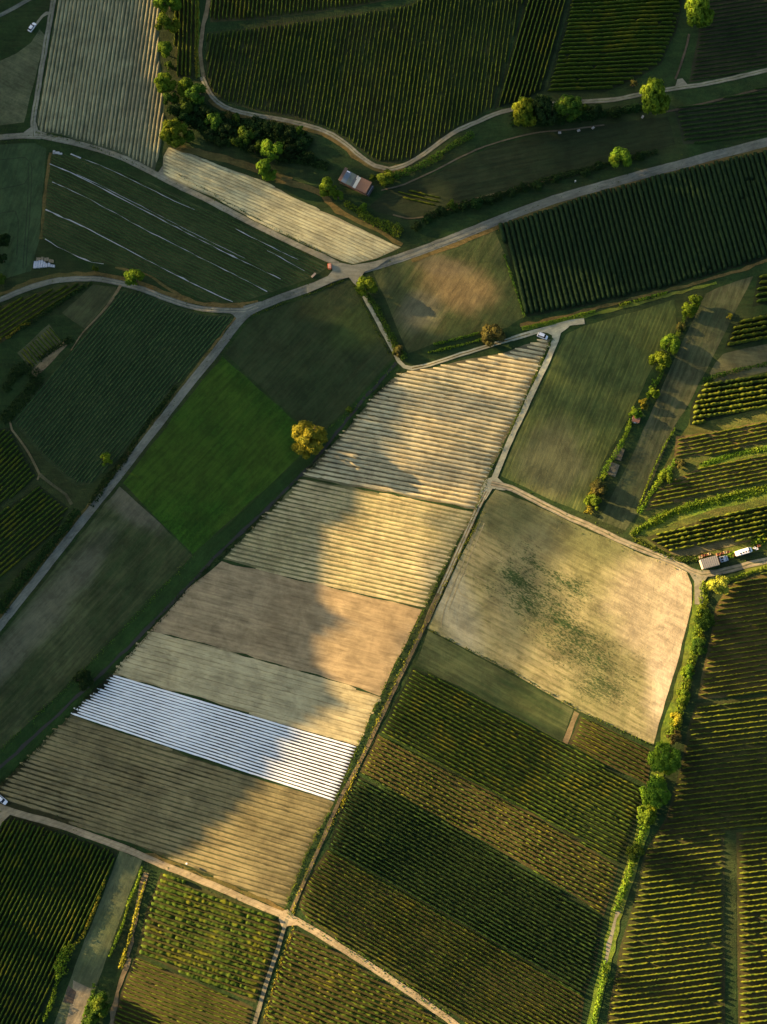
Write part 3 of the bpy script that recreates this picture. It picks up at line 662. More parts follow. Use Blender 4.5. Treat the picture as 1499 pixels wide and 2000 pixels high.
# east vineyards
Ra = [(1422, 1142), (1499, 1116), (1560, 1100), (1560, 1345), (1499, 1352), (1364, 1366), (1372, 1320), (1384, 1265), (1400, 1183)]
fld(Ra, FLO, 'orange brown floor of the upper right vineyard by the pale tree'); vines(Ra, -.15, 1.9, VINE_Y, 'sunlit vine row in the upper right vineyard by the pale tree', 'vine rows by the pale tree', VINE, .65, .7, .6, .2, .14, .1)
Rb = [(1361, 1374), (1499, 1360), (1560, 1355), (1560, 1612), (1428, 1620), (1416, 1640), (1416, 2040), (1176, 2040), (1192, 1950), (1212, 1850), (1240, 1750), (1262, 1660), (1302, 1600), (1336, 1480), (1346, 1420)]
fld(Rb, FL, 'floor of the long right vineyard'); vines(Rb, -.125, 1.93, VINE_Y, 'yellow green vine row in the long right vineyard beside the hedge bank', 'vine rows beside the hedge bank', VINE, .60, .62, .6, .22, .16, .12)
Rc = [(1440, 1626), (1560, 1616), (1560, 2040), (1442, 2040)]
fld(Rc, FLB, 'floor of the vineyard right of the grassy aisle'); vines(Rc, -.12, 1.93, VINE_Y, 'vine row in the vineyard right of the grassy aisle', 'vine rows right of the grassy aisle', VINE, .65, .7, .6, .2, .14, .1)
fld([(1418, 1622), (1438, 1622), (1440, 2040), (1418, 2040)], GRASS_D, 'dark grassy aisle between the right vineyards')
sheet('grass_bank', [(1228, 1042), (1262, 985), (1318, 870), (1345, 830), (1372, 750), (1430, 728), (1560, 705), (1560, 1070), (1499, 1075), (1380, 1092), (1312, 1098), (1262, 1070)], soil('terrace_turf', (.042, .060, .014), (.085, .078, .022), -.2, .6, (.075, .10, .016), bump=.3), 'sunlit terrace grass around the vine plots at the right edge', 'grass bank', z=.008)
T1 = [(1262, 1050), (1380, 1012), (1499, 984), (1560, 970), (1560, 1040), (1499, 1055), (1400, 1060), (1311, 1082)]
fld(T1, FL, 'floor of the vineyard terrace above the lorry'); vines(T1, -.21, 1.8, VINE_Y, 'bushy vine row on the terrace just above the lorry', 'vine rows above the lorry', VINE, 1.0, 1.0, .7, .4, .25, .1)
sheet('grass_bank', [(1232, 1040), (1280, 1010), (1339, 986), (1420, 966), (1560, 930), (1560, 962), (1499, 972), (1400, 994), (1330, 1016), (1262, 1046)], GRASS_Y, 'bright sunlit grass bank on the terraces above the lorry', 'grass bank')
T2 = [(1276, 965), (1320, 935), (1366, 914), (1499, 888), (1560, 878), (1560, 922), (1499, 938), (1366, 966), (1262, 998)]
fld(T2, FLO, 'orange earth terrace with young vines'); vines(T2, -.19, 1.6, VINE_Y, 'young vine row on the orange earth terrace', 'vine rows of the orange terrace', SMALL, 1.1, 1.2, .8, .35, .2, .2)
sheet('grass_bank', [(1366, 908), (1400, 892), (1499, 868), (1560, 856), (1560, 872), (1499, 884), (1366, 912)], GRASS_Y, 'narrow bright grass bank between the orange terraces', 'grass bank')
T3 = [(1322, 852), (1400, 842), (1499, 822), (1560, 812), (1560, 848), (1499, 862), (1399, 888), (1318, 892)]
fld(T3, FLO, 'upper orange earth terrace'); vines(T3, -.19, 1.6, VINE_Y, 'vine row on the upper orange terrace', 'vine rows of the upper orange terrace', SMALL, 1.1, 1.2, .8, .35, .2, .2)
T4 = [(1372, 752), (1499, 732), (1560, 722), (1560, 784), (1499, 796), (1349, 830), (1352, 790)]
fld(T4, FLD, 'dark terrace with thick bushy vines'); vines(T4, -.15, 2.1, VINE_Y, 'thick bushy vine row on the dark terrace', 'vine rows of the dark terrace', VINE, 1.4, 1.1, .6, .3, .2, .03)
fld([(1386, 728), (1412, 690), (1499, 672), (1560, 660), (1560, 716), (1499, 726), (1400, 748)], soil('terrace_grass', (.07, .072, .04), (.11, .10, .06), -.15, .8, (.05, .06, .03)), 'brown green grass terrace at the right edge')
T5 = [(1432, 634), (1499, 612), (1560, 600), (1560, 650), (1499, 662), (1414, 682)]
fld(T5, FLD, 'small terrace of bushy vines at the right edge'); vines(T5, -.18, 2.1, VINE_Y, 'bushy vine row on the small upper right edge terrace', 'vine rows of the small edge terrace', VINE, 1.3, 1.1, .6, .3, .2, .03)
T6 = [(1480, 540), (1560, 520), (1560, 585), (1470, 600)]
fld(T6, FLD, 'topmost vine terrace at the right edge'); vines(T6, -.18, 2.5, VINE_G, 'dark vine row on the topmost right edge terrace', 'vine rows of the topmost edge terrace', VINE, 1.3, 1.1)
# north
W1 = [(403, 64), (500, 50), (600, 38), (700, 25), (800, 8), (860, -30), (1030, -30), (1000, 80), (960, 212), (920, 236), (880, 256), (827, 292), (800, 312), (760, 318), (735, 312), (707, 294), (673, 268), (633, 245), (567, 225), (500, 214), (437, 198), (412, 178), (404, 150)]
fld(W1, soil('olive_floor', (.018, .032, .009), (.028, .038, .012), 1.4, .6, (.038, .036, .015), big=.8), 'floor of the broad vineyard inside the winding lane'); vines(W1, (-.165, .985), 1.78, VINE_O, 'vine row in the broad vineyard inside the winding lane', 'vine rows inside the winding lane', VINE, .50, .6, .7, .25, .18, .15)
W0 = [(413, -40), (840, -40), (770, 0), (700, 12), (600, 26), (500, 36), (411, 44)]
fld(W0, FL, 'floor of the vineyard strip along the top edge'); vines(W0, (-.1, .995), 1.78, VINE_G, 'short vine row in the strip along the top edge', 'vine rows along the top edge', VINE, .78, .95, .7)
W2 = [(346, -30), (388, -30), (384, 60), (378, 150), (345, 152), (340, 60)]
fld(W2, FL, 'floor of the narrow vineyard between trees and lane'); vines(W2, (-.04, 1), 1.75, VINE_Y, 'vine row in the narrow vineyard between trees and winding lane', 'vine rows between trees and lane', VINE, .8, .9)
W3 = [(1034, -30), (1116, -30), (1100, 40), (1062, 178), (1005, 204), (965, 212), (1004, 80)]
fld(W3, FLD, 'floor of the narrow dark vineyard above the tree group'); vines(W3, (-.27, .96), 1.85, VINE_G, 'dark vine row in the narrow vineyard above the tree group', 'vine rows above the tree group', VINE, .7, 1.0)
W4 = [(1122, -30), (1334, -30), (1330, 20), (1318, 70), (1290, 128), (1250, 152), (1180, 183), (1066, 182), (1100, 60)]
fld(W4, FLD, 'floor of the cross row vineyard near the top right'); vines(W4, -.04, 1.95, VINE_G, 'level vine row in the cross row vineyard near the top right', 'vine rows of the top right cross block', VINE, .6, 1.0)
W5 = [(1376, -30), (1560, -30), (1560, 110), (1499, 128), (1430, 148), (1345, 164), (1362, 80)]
fld(W5, soil('dimmed_plot', (.018, .020, .011), (.030, .028, .017), -.15, .6), 'almost black plot in the top right corner'); vines(W5, -.15, 1.95, VINE_D, 'faint dark vine row in the top right corner plot', 'vine rows of the top right corner', SMALL, .8, .8)  # near-black colour takes in the shade of this corner
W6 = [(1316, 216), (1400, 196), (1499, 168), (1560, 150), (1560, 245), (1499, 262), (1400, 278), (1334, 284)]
fld(W6, soil('dimmed_plot_low', (.018, .024, .012), (.028, .032, .018), -.15, .6), 'very dark plot between the upper lane and the main road'); vines(W6, -.14, 2.1, VINE_D, 'dark vine row between the upper lane and main road', 'vine rows between lane and main road', SMALL, 1.2, 1.0)  # soil colour lowered here too, carrying the upper right shade
X = [(722, 400), (760, 368), (830, 345), (900, 315), (962, 284), (1100, 256), (1250, 236), (1304, 232), (1318, 284), (1240, 312), (1180, 330), (1060, 362), (960, 392), (880, 412), (850, 424), (792, 427), (735, 412)]
fld(X, soil('sloping_meadow', (.016, .025, .010), (.028, .034, .015), .2, .8, (.012, .022, .008), bump=.15, period=2.4, pcol=(.012, .020, .008), pamt=.6), 'dark streaked meadow between upper lane and main road')  # meadow tones darkened so the colour itself holds shade
vines([(772, 372), (800, 368), (868, 384), (856, 402), (800, 396)], (1, .26), 1.8, VINE_Y, 'short vine row in the little plot beside the shed', 'vine rows beside the shed', SMALL, 1, 1.2)

# wheel tracks in the smooth crop and the fallow
TRK = soil('wheel_rut', (.018, .030, .016), (.026, .038, .02), 0, .3)
for pts in ([(0, 312), (50, 308), (62, 320), (60, 400), (52, 520)], [(0, 368), (48, 358), (57, 345)], [(0, 416), (30, 412), (36, 430), (34, 500)], [(56, 318), (54, 400), (46, 525)]):
    road('wheel_tracks', pts, 1.6, TRK, 'dark wheel tracks looping through the blue green cereal field', 'wheel tracks', .05, group='wheel tracks in the cereal')
TR2 = soil('wheel_rut_pale', (.20, .165, .10), (.27, .23, .15), 0, .3)
for pts in ([(945, 1075), (955, 1083), (985, 1100)], [(905, 1125), (915, 1120), (950, 1137)], [(895, 1150), (900, 1160), (940, 1183)], [(938, 1020), (900, 1110), (868, 1190), (862, 1225)], [(946, 1022), (908, 1112), (876, 1192)]):
    road('wheel_tracks', pts, 1.8, TR2, 'thin wheel tracks at the left side of the weedy fallow field', 'wheel tracks', .05, group='wheel tracks in the fallow')

# ------------------------------------------------------------------ roads and lanes
RUT = soil('rut_gravel', (.20, .19, .165), (.25, .235, .20), .5, .5, (.14, .13, .11), bump=.03); RUTP = soil('rut_earth', (.28, .22, .165), (.33, .265, .20), .5, .5, (.2, .165, .12), bump=.03); RUTA = soil('rut_asphalt', (.085, .09, .09), (.15, .15, .145), .5, .5, (.18, .175, .16), bump=.03)
MIDG = soil('crown_grass', (.07, .075, .035), (.15, .14, .09), .5, .3)
MAIN = [(1560, 262), (1499, 278), (1400, 303), (1332, 322), (1250, 343), (1166, 366), (1100, 385), (1050, 402), (999, 421), (900, 460), (800, 496), (740, 515), (690, 530)]
R1B = [(690, 530), (650, 543), (600, 565), (550, 583), (500, 604), (476, 620), (450, 653), (423, 690), (370, 755), (330, 806), (290, 857), (233, 930), (175, 1000), (100, 1093), (50, 1155), (0, 1218), (-30, 1255)]
R2 = [(660, 516), (633, 502), (600, 488), (500, 440), (400, 388), (333, 355), (283, 329), (233, 306), (167, 286), (100, 271), (67, 266), (0, 269), (-30, 272)]
R3 = [(68, 268), (66, 240), (73, 195), (83, 133), (97, 52), (106, 0), (110, -30)]
R4 = [(-40, 600), (0, 586), (50, 566), (100, 551), (150, 546), (200, 548), (240, 557), (283, 569), (333, 588), (383, 603), (433, 608), (480, 608), (505, 600)]
R5 = [(684, 528), (700, 553), (713, 580), (740, 630), (767, 680), (780, 705), (790, 716), (805, 719), (830, 714), (900, 692), (1000, 661), (1049, 647), (1089, 637), (1115, 630), (1142, 627)]
R6 = [(1093, 640), (1086, 665), (1076, 690), (1042, 762), (1019, 812), (999, 855), (977, 907), (963, 940), (948, 966)]
R6B = [(950, 960), (933, 994), (912, 1040), (893, 1082), (873, 1126), (857, 1160), (833, 1215), (800, 1285), (772, 1343), (740, 1412), (700, 1495), (675, 1540), (655, 1582), (633, 1635), (603, 1702), (580, 1756), (564, 1790)]
R7 = [(960, 944), (1000, 954), (1032, 970), (1092, 1000), (1149, 1025), (1209, 1053), (1266, 1077), (1316, 1096), (1349, 1113), (1372, 1122), (1400, 1118), (1449, 1106), (1499, 1094), (1560, 1080)]
R8 = [(-30, 1570), (0, 1577), (27, 1587), (100, 1607), (167, 1630), (250, 1660), (300, 1682), (367, 1709), (433, 1736), (500, 1766), (560, 1790), (600, 1810), (667, 1851), (750, 1904), (833, 1961), (883, 1997), (940, 2040)]
R9 = [(562, 1792), (553, 1820), (543, 1853), (520, 1923), (500, 1990), (488, 2040)]
R10 = [(395, 150), (402, 166), (415, 188), (437, 207), (473, 218), (500, 223), (567, 234), (633, 253), (673, 277), (707, 305), (733, 322), (760, 328), (790, 321), (827, 300), (883, 260), (933, 237), (967, 223), (1000, 214), (1066, 206), (1132, 201), (1199, 197), (1249, 188), (1316, 176), (1366, 168), (1432, 154), (1499, 138), (1560, 122)]
# verges first (below the tarmac)
def verge(pts, wpx, mat, label, side=0, cat='grass verge'): return road('verge', pts, wpx, mat, label, cat, .5, side=side)
verge(MAIN[:-2], 10, GRASS_DRY, 'brown dry verge along the upper side of the main road', 13)
verge(R1B[1:-1], 30, GRASS_D, 'dark verge along the south west road')
verge(R1B[5:-1], 5, GRASS_DRY, 'thin dry brown verge edging the south west road', -11)
verge(R4[1:-1], 9, GRASS_DRY, 'dry verge above the left road bend', 10)
verge([(505, 590), (412, 600), (333, 568), (290, 540), (227, 526)], 5, GRASS_DRY, 'dry edge below the fleece striped field')
verge([(100, 300), (90, 370), (84, 430), (80, 468)], 6, GRASS_DRY, 'dry left edge of the fleece striped field')
verge([(345, 286), (400, 300), (470, 318), (520, 338), (570, 352)], 15, GRASS_DRY, 'dry brown grass track edge under the copse')
verge([(540, 350), (620, 372), (660, 410), (740, 450), (785, 478)], [14, 7], GRASS_DRY, 'dry orange grass along the pale cream wedge')
verge(R10[2:13], 15, GRASS_DRY, 'dry verge along the winding lane', -4)
verge([(386, -30), (386, 60), (386, 150)], 9, GRASS_Y, 'bright grass verge beside the winding lane top')
verge([(1016, 634), (1082, 622), (1160, 602), (1282, 572), (1400, 542), (1499, 510), (1560, 492)], 6, GRASS_DRY, 'dirt path under the big dark vineyard')
verge([(1020, 642), (1100, 626), (1180, 608), (1290, 580), (1400, 552)], [9, 5], GRASS_Y, 'sunlit grass ridge under the big dark vineyard')
verge(R6B[3:], 12, GRASS_D, 'weedy edges of the dirt track between the strips')
verge([(400, 1712), (500, 1752), (556, 1777)], 7, GRASS_DRY, 'orange dry verge above the gravel road')
verge([(230, 1655), (300, 1672), (400, 1712)], 6, GRASS_DRY, 'faded dry verge above the gravel road')
verge([(1372, 1140), (1366, 1200), (1350, 1275), (1330, 1350), (1305, 1430), (1290, 1500), (1270, 1570), (1250, 1640), (1228, 1710), (1205, 1780), (1186, 1870), (1166, 1950), (1150, 2040)], [30, 16], GRASS_Y, 'bright hedge bank down the right side')
verge([(1310, 1080), (1372, 1068), (1440, 1052), (1499, 1040), (1560, 1030)], 22, soil('parking_grass', (.075, .07, .035), (.12, .10, .055), .15, .5), 'worn grass lay-by behind the lorry')
verge([(1400, 1132), (1440, 1126), (1499, 1104), (1560, 1088)], 12, GRASS_Y, 'sunlit verge below the farm lane at the right edge')
verge([(255, 1872), (240, 1905), (225, 1960), (210, 2040)], 9, DIRT, 'bare path left of the lowest vineyard')
verge([(1208, 1778), (1198, 1810), (1190, 1845), (1184, 1880)], 6, GRAVEL, 'short pale path on the hedge bank', cat='path')
verge([(285, 1705), (268, 1770), (255, 1840), (250, 1870)], 9, DIRT, 'dirt margin left of the green vineyard')
road('road', [(398, 150), (392, 110), (396, 60), (405, 20), (412, -30)], 8, DIRT, 'brown earth lane continuing up to the top edge', jit=.2)
road('road', MAIN, 18, ASPH, 'grey main road sweeping in from the right edge')
road('road', R1B, 16, ASPH, 'grey road running from the crossroads to the lower left',
     patches=[[(476, 600), (520, 588), (520, 598), (480, 612)], [(430, 606), (478, 604), (480, 625), (460, 645), (464, 625), (455, 616)]])
road('road', R2, 12, GRAVEL, 'pale grey brown road from the crossroads to the upper left edge',
     patches=[[(48, 260), (62, 250), (66, 230), (72, 240), (76, 256), (95, 264), (80, 274), (50, 272)], [(300, 340), (310, 336), (318, 324), (320, 340), (330, 352), (322, 355)]])
road('road', R3, 10, GRAVEL, 'narrow lane beside the grey ridged field')
road('road', [(103, 28), (92, 28), (84, 34), (76, 44), (70, 54)], [8, 4], GRAVEL, 'short spur path to the parked white car', 'path')
road('road', [(-20, 44), (20, 24), (70, -6), (100, -24)], 8, ASPH, 'dark lane across the top left corner')
road('road', R4, 11, ASPH, 'grey curved lane around the left bend')
road('path', [(238, 560), (226, 580), (200, 614), (165, 650), (140, 686)], [6, 2], DIRT, 'thin pale path down from the left bend', 'path')
road('path', [(18, 822), (22, 838), (45, 868), (64, 900), (76, 925), (72, 936)], [4, 4], DIRT, 'thin worn path at the corner of the long crop field', 'path')
road('path', [(76, 925), (100, 945), (128, 965), (140, 985)], [6, 6], soil('faint_path', (.05, .05, .03), (.075, .07, .04), 0, .3), 'faint brown field path near the dark bushes', 'path')
road('road', R10, 9, GRAVEL, 'winding grey lane around the broad vineyard',
     patches=[[(1318, 172), (1322, 158), (1332, 156), (1340, 166), (1345, 172)]])
road('path', [(1345, 70), (1338, 100), (1325, 140), (1318, 158)], 4, soil('dark_path', (.06, .045, .035), (.08, .06, .045), 0, .3), 'dark path up to the top right tree', 'path')
road('path', [(1300, 222), (1360, 208), (1430, 190), (1499, 172)], 4, soil('dark_path_b', (.06, .045, .035), (.08, .06, .045), 0, .3), 'brown path above the very dark plot', 'path')
road('path', [(745, 370), (790, 358), (850, 332), (900, 306), (950, 285), (1040, 262), (1110, 255), (1180, 246)], 3, soil('dark_path_c', (.085, .068, .05), (.11, .09, .065), 0, .3), 'thin earth path from the shed towards the tree group', 'path')
road('path', [(768, 418), (795, 425), (850, 418), (930, 388), (1000, 372), (1080, 350)], 3, soil('dark_path_d', (.09, .07, .04), (.12, .09, .055), 0, .3), 'thin earth path under the dark meadow', 'path')
road('road', R5[:12], 8, CONC, 'narrow concrete lane down from the crossroads')
road('road', R5[10:14], 10, CONC, 'twin strip concrete lane with a grass middle')
road('road', R5[12:], 12, CONC, 'widened concrete lane end by the white van', patches=[[(1075, 640), (1120, 628), (1110, 640), (1096, 650), (1088, 672), (1076, 672), (1079, 655), (1070, 650), (1060, 648)]])
road('grass_strip', [(805, 719), (830, 714), (900, 692), (1000, 661), (1036, 651)], 1.8, GRASS_DRY, 'narrow grass strip between the twin concrete tracks', 'grass strip', .1)
road('road', R6, 11, CONC, 'pale concrete lane beside the olive mown field', patches=[[(938, 958), (950, 936), (968, 930), (985, 945), (1000, 952), (985, 958), (962, 955), (950, 975), (940, 985)]])
road('road', R6B[:7], 10, DIRT, 'twin rutted dirt track between fallow and strip fields')
road('road', R6B[5:], 7, soil('dark_dirt', (.085, .065, .04), (.13, .10, .065), 1.1, .5), 'dark dirt track down to the bottom crossing')
for s_ in (-2.4, 2.4):
    road('wheel_tracks', R6B[:6], 2.2, CONC, 'pale wheel rut of the twin rutted dirt track', 'wheel tracks', .05, side=s_, group='ruts of the dirt track')
road('road', R7, 12, GRAVEL, 'beige farm lane running to the lorry and right edge', patches=[[(1340, 1108), (1372, 1114), (1400, 1112), (1385, 1124), (1376, 1136), (1374, 1180), (1358, 1180), (1357, 1135), (1348, 1120)]])
PEACH = soil('earth_road', (.235, .18, .13), (.29, .23, .165), .5, .4, (.20, .165, .12), bump=.04)
road('road', R8, 13, PEACH, 'gravel road crossing the bottom left to bottom centre', patches=[[(-20, 1572), (30, 1586), (18, 1592), (6, 1604), (-5, 1640), (-30, 1640)], [(546, 1782), (562, 1775), (575, 1788), (590, 1806), (565, 1808), (552, 1812), (545, 1796)]])
road('road', R9, 8, soil('dull_lane', (.12, .11, .09), (.155, .14, .11), 1.2, .4), 'narrow pale lane from the bottom crossing to the bottom edge')  # darker gravel tone, so row shadows contrast less on it
sheet('road', [(618, 494), (640, 502), (660, 512), (688, 517), (720, 512), (760, 504), (735, 522), (712, 530), (702, 548), (700, 560), (690, 552), (682, 541), (660, 546), (600, 574), (600, 560), (640, 540), (650, 528), (646, 515)],
      soil('junction', (.16, .155, .14), (.20, .19, .165), 0, .3, (.22, .20, .165), bump=.02), 'worn tarmac of the crossroads', 'road', amp=.1, z=.42)

for nm_, L_, m_, w2, wd in (('the upper left road', R2, RUT, 2.6, 1.9), ('the winding lane', R10, RUT, 2.1, 1.6), ('the bottom gravel road', R8, RUTP, 2.8, 2.2), ('the east farm lane', R7, RUTP, 2.7, 1.9), ('the lane by the grey ridges', R3, RUT, 2.2, 1.7), ('the left bend lane', R4, RUT, 2.5, 1.8), ('the south west road', R1B[2:], RUTA, 3.6, 2.4), ('the main road', MAIN[:-1], RUTA, 4.2, 2.6)):
    for sd in (-w2, w2): road('wheel_tracks', L_, wd, m_, 'worn wheel track along '+nm_, 'wheel tracks', .16, side=sd, group='wheel tracks of '+nm_)
for nm_, L_, wd in (('the winding lane', R10, .9), ('the lane by the grey ridges', R3, 1.0), ('the east farm lane', R7, 1.0)):
    road('grass_strip', L_, wd, MIDG, 'thin grassy crown in the middle of '+nm_, 'grass strip', .3)

# ------------------------------------------------------------------ trees
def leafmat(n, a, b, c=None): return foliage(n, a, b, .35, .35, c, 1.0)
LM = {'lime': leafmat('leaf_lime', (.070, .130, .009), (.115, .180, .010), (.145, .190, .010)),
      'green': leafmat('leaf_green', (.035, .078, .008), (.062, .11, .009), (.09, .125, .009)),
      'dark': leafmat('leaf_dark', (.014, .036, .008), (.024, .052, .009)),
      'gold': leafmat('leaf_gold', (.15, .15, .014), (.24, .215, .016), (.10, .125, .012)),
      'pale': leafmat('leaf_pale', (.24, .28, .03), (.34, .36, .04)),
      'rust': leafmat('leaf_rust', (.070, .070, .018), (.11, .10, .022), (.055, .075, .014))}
BARK = plain('bark', (.09, .065, .045), .9, 0, .5, 3)
TPL = [crown_mesh('crown', 34, .27, .075, 4200, .95, .5, 1), crown_mesh('crown', 40, .24, .07, 4400, 1.15, .5, 2), crown_mesh('crown', 24, .30, .075, 3600, .85, .45, 3),
       crown_mesh('crown', 18, .26, .08, 2200, 1.0, .6, 4), crown_mesh('crown', 60, .19, .045, 9000, .85, .5, 5)]
TRK_ = [trunk_mesh(i) for i in range(3)]
_cm = {}
def crown_data(k, mat):
    if (k, mat) not in _cm:
        me = TPL[k].copy(); me.materials.clear(); me.materials.append(LM[mat]); _cm[k, mat] = me
    return _cm[k, mat]
for t_ in TRK_: t_.materials.append(BARK)
def tree(px, py, r, h, mat, label, name='tree', cat='tree', group=None, sy=1.0, k=None, lit=False, parts=True):
    """px,py = middle of the crown in the photo, r = crown radius px, h = height m"""
    R = r*mpp(px, py)*1.24; zc = h-R*.85; x, y = P(px, py, zc*.9); z0 = H(x, y)
    k = random.randrange(4) if k is None else k; rz = random.uniform(0, 6.28)
    e = empty(name, (x, y, z0)); tag(e, label, cat, group)
    c = bpy.data.objects.new('crown', crown_data(k, mat)); C.objects.link(c); c.parent = e
    c.location = (0, 0, max(R*.62, zc)); c.scale = (R*.93, R*.93*sy, max(R*.8, min(h*.42, R*1.3)))
    c.rotation_euler = (0, 0, rz if sy == 1 else 0)
    t = bpy.data.objects.new('trunk', TRK_[k % 3]); C.objects.link(t); t.parent = e
    t.scale = (h*.55, h*.55, h*.62); t.rotation_euler = (0, 0, rz)
    if lit: sun_gap(x, y, z0+max(R*.62, zc)+R*.1, R*lit*.72)
    return e
G1 = 'trees along the grey ridged field'
for a in [(330, 6, 22, 11, 'lime', 'tall lime green tree at the top edge beside the grey ridged field'), (326, 46, 21, 10, 'lime', 'second round tree down beside the grey ridged field'),
          (322, 97, 14, 7, 'lime', 'smaller round tree beside the grey ridged field, third from the top'), (330, 128, 9, 4, 'green', 'small bush between the round trees beside the grey ridged field'),
          (321, 160, 18, 9, 'lime', 'round tree at the corner of the narrow vineyard')]: tree(*a, group=G1, lit=.7)
tree(366, 170, 18, 9, 'lime', 'bright tree at the foot of the narrow vineyard', lit=.8); tree(382, 182, 18, 10, 'green', 'green tree right of the bright tree under the narrow vineyard', lit=.6)
CO = 'trees of the copse'
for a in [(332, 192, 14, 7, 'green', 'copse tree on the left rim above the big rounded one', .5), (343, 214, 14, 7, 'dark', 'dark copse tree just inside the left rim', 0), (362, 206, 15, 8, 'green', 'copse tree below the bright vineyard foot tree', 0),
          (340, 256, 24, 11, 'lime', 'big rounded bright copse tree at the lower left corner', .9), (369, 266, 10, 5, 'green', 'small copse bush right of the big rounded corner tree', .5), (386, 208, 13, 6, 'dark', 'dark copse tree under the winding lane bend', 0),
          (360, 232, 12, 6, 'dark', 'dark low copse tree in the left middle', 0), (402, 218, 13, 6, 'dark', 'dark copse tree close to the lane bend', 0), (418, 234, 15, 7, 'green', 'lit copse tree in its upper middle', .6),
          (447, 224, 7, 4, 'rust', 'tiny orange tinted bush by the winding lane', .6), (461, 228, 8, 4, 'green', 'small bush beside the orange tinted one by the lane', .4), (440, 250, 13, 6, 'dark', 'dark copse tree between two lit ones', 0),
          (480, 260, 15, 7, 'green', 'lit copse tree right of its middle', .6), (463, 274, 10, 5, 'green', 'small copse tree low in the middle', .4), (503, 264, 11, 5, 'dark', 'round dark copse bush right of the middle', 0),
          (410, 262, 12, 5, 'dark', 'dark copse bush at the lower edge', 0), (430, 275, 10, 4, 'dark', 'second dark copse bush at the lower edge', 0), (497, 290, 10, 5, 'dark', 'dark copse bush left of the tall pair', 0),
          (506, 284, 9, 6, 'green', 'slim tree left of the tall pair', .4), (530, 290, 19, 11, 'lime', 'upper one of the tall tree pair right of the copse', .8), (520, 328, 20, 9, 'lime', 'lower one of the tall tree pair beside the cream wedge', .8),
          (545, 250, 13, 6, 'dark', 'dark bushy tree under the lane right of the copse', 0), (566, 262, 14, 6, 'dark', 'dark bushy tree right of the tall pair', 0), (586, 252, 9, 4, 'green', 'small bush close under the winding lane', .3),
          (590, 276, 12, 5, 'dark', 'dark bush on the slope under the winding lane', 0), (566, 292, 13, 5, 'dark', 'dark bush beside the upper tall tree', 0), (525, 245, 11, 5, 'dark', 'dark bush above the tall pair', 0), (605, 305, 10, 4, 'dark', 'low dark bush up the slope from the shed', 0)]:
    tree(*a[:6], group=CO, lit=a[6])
tree(641, 364, 16, 9, 'lime', 'bright tree left of the long shed', lit=.7); tree(661, 380, 9, 5, 'lime', 'small bright bush below the left end of the shed', lit=.5)
tree(711, 403, 7, 4, 'lime', 'small lone bush below the long shed', lit=.6); tree(755, 345, 15, 6, 'lime', 'rounded bush at the lane bend right of the shed', lit=.7); tree(728, 346, 6, 3, 'green', 'tiny shrub between shed and lane bend')
tree(1024, 218, 22, 13, 'lime', 'bright left tree of the three above the dark meadow', group='tree group on the upper lane', k=1, sy=1.2, lit=.85)
tree(1058, 216, 24, 13, 'dark', 'dark middle tree of the three above the dark meadow', group='tree group on the upper lane', k=1, sy=1.2)
tree(1110, 210, 26, 13, 'green', 'broad right tree of the three above the dark meadow', group='tree group on the upper lane', k=4, lit=.35)
tree(1276, 190, 24, 15, 'lime', 'tall leaning tree standing over the upper lane', k=1, sy=1.35, lit=.8); tree(1237, 166, 7, 4, 'rust', 'tiny orange bush beside the upper lane', lit=.8, k=3)
tree(1363, 22, 23, 15, 'lime', 'tall bright tree at the top right edge', k=1, sy=1.3, lit=.9); tree(1211, 308, 19, 10, 'lime', 'lone tree above the main road', lit=.7, k=2)
DB = 'dark bushes above the main road'
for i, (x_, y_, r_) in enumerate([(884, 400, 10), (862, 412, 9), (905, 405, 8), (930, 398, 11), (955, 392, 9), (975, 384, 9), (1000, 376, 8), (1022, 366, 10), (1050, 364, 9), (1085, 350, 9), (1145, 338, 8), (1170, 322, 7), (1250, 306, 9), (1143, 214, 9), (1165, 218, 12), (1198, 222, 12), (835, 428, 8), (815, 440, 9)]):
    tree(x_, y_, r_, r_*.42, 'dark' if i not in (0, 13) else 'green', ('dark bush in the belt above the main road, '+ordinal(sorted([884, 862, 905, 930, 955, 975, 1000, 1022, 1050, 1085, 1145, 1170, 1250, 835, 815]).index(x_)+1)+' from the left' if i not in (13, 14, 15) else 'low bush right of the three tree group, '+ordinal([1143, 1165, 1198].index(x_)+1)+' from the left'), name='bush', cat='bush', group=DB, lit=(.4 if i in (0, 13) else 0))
tree(265, 545, 16, 8, 'lime', 'bright yellow green tree on the left road bend', lit=.85, k=0); tree(187, 526, 6, 3, 'green', 'small bush above the left road bend')
tree(209, 898, 12, 6, 'lime', 'small yellow green tree at the end of the long crop field', lit=.6, k=3)
tree(604, 857, 34, 15, 'gold', 'big lone golden tree between the clover field and pale strips', lit=.7, k=4)
tree(683, 800, 6, 3, 'green', 'tiny bush on the ditch bank', lit=.7); tree(162, 1326, 17, 7, 'dark', 'dark round tree on the ditch bank at the lower left', k=2)
tree(6, 470, 12, 7, 'dark', 'dark tree cut by the left edge beside the cereal field'); tree(3, 505, 10, 6, 'dark', 'lower dark tree cut by the left edge'); tree(2, 545, 10, 5, 'green', 'bush at the left edge where cereal and lane meet')
tree(715, 556, 18, 9, 'lime', 'rounded tree just below the crossroads', lit=.7, k=2); tree(779, 684, 10, 4, 'rust', 'rusty bush at the concrete lane corner', lit=.8)
tree(961, 654, 20, 6, 'rust', 'rust brown round tree beside the concrete lane', lit=.8, k=2)
HR = 'trees of the hedgerow by the mown strip'
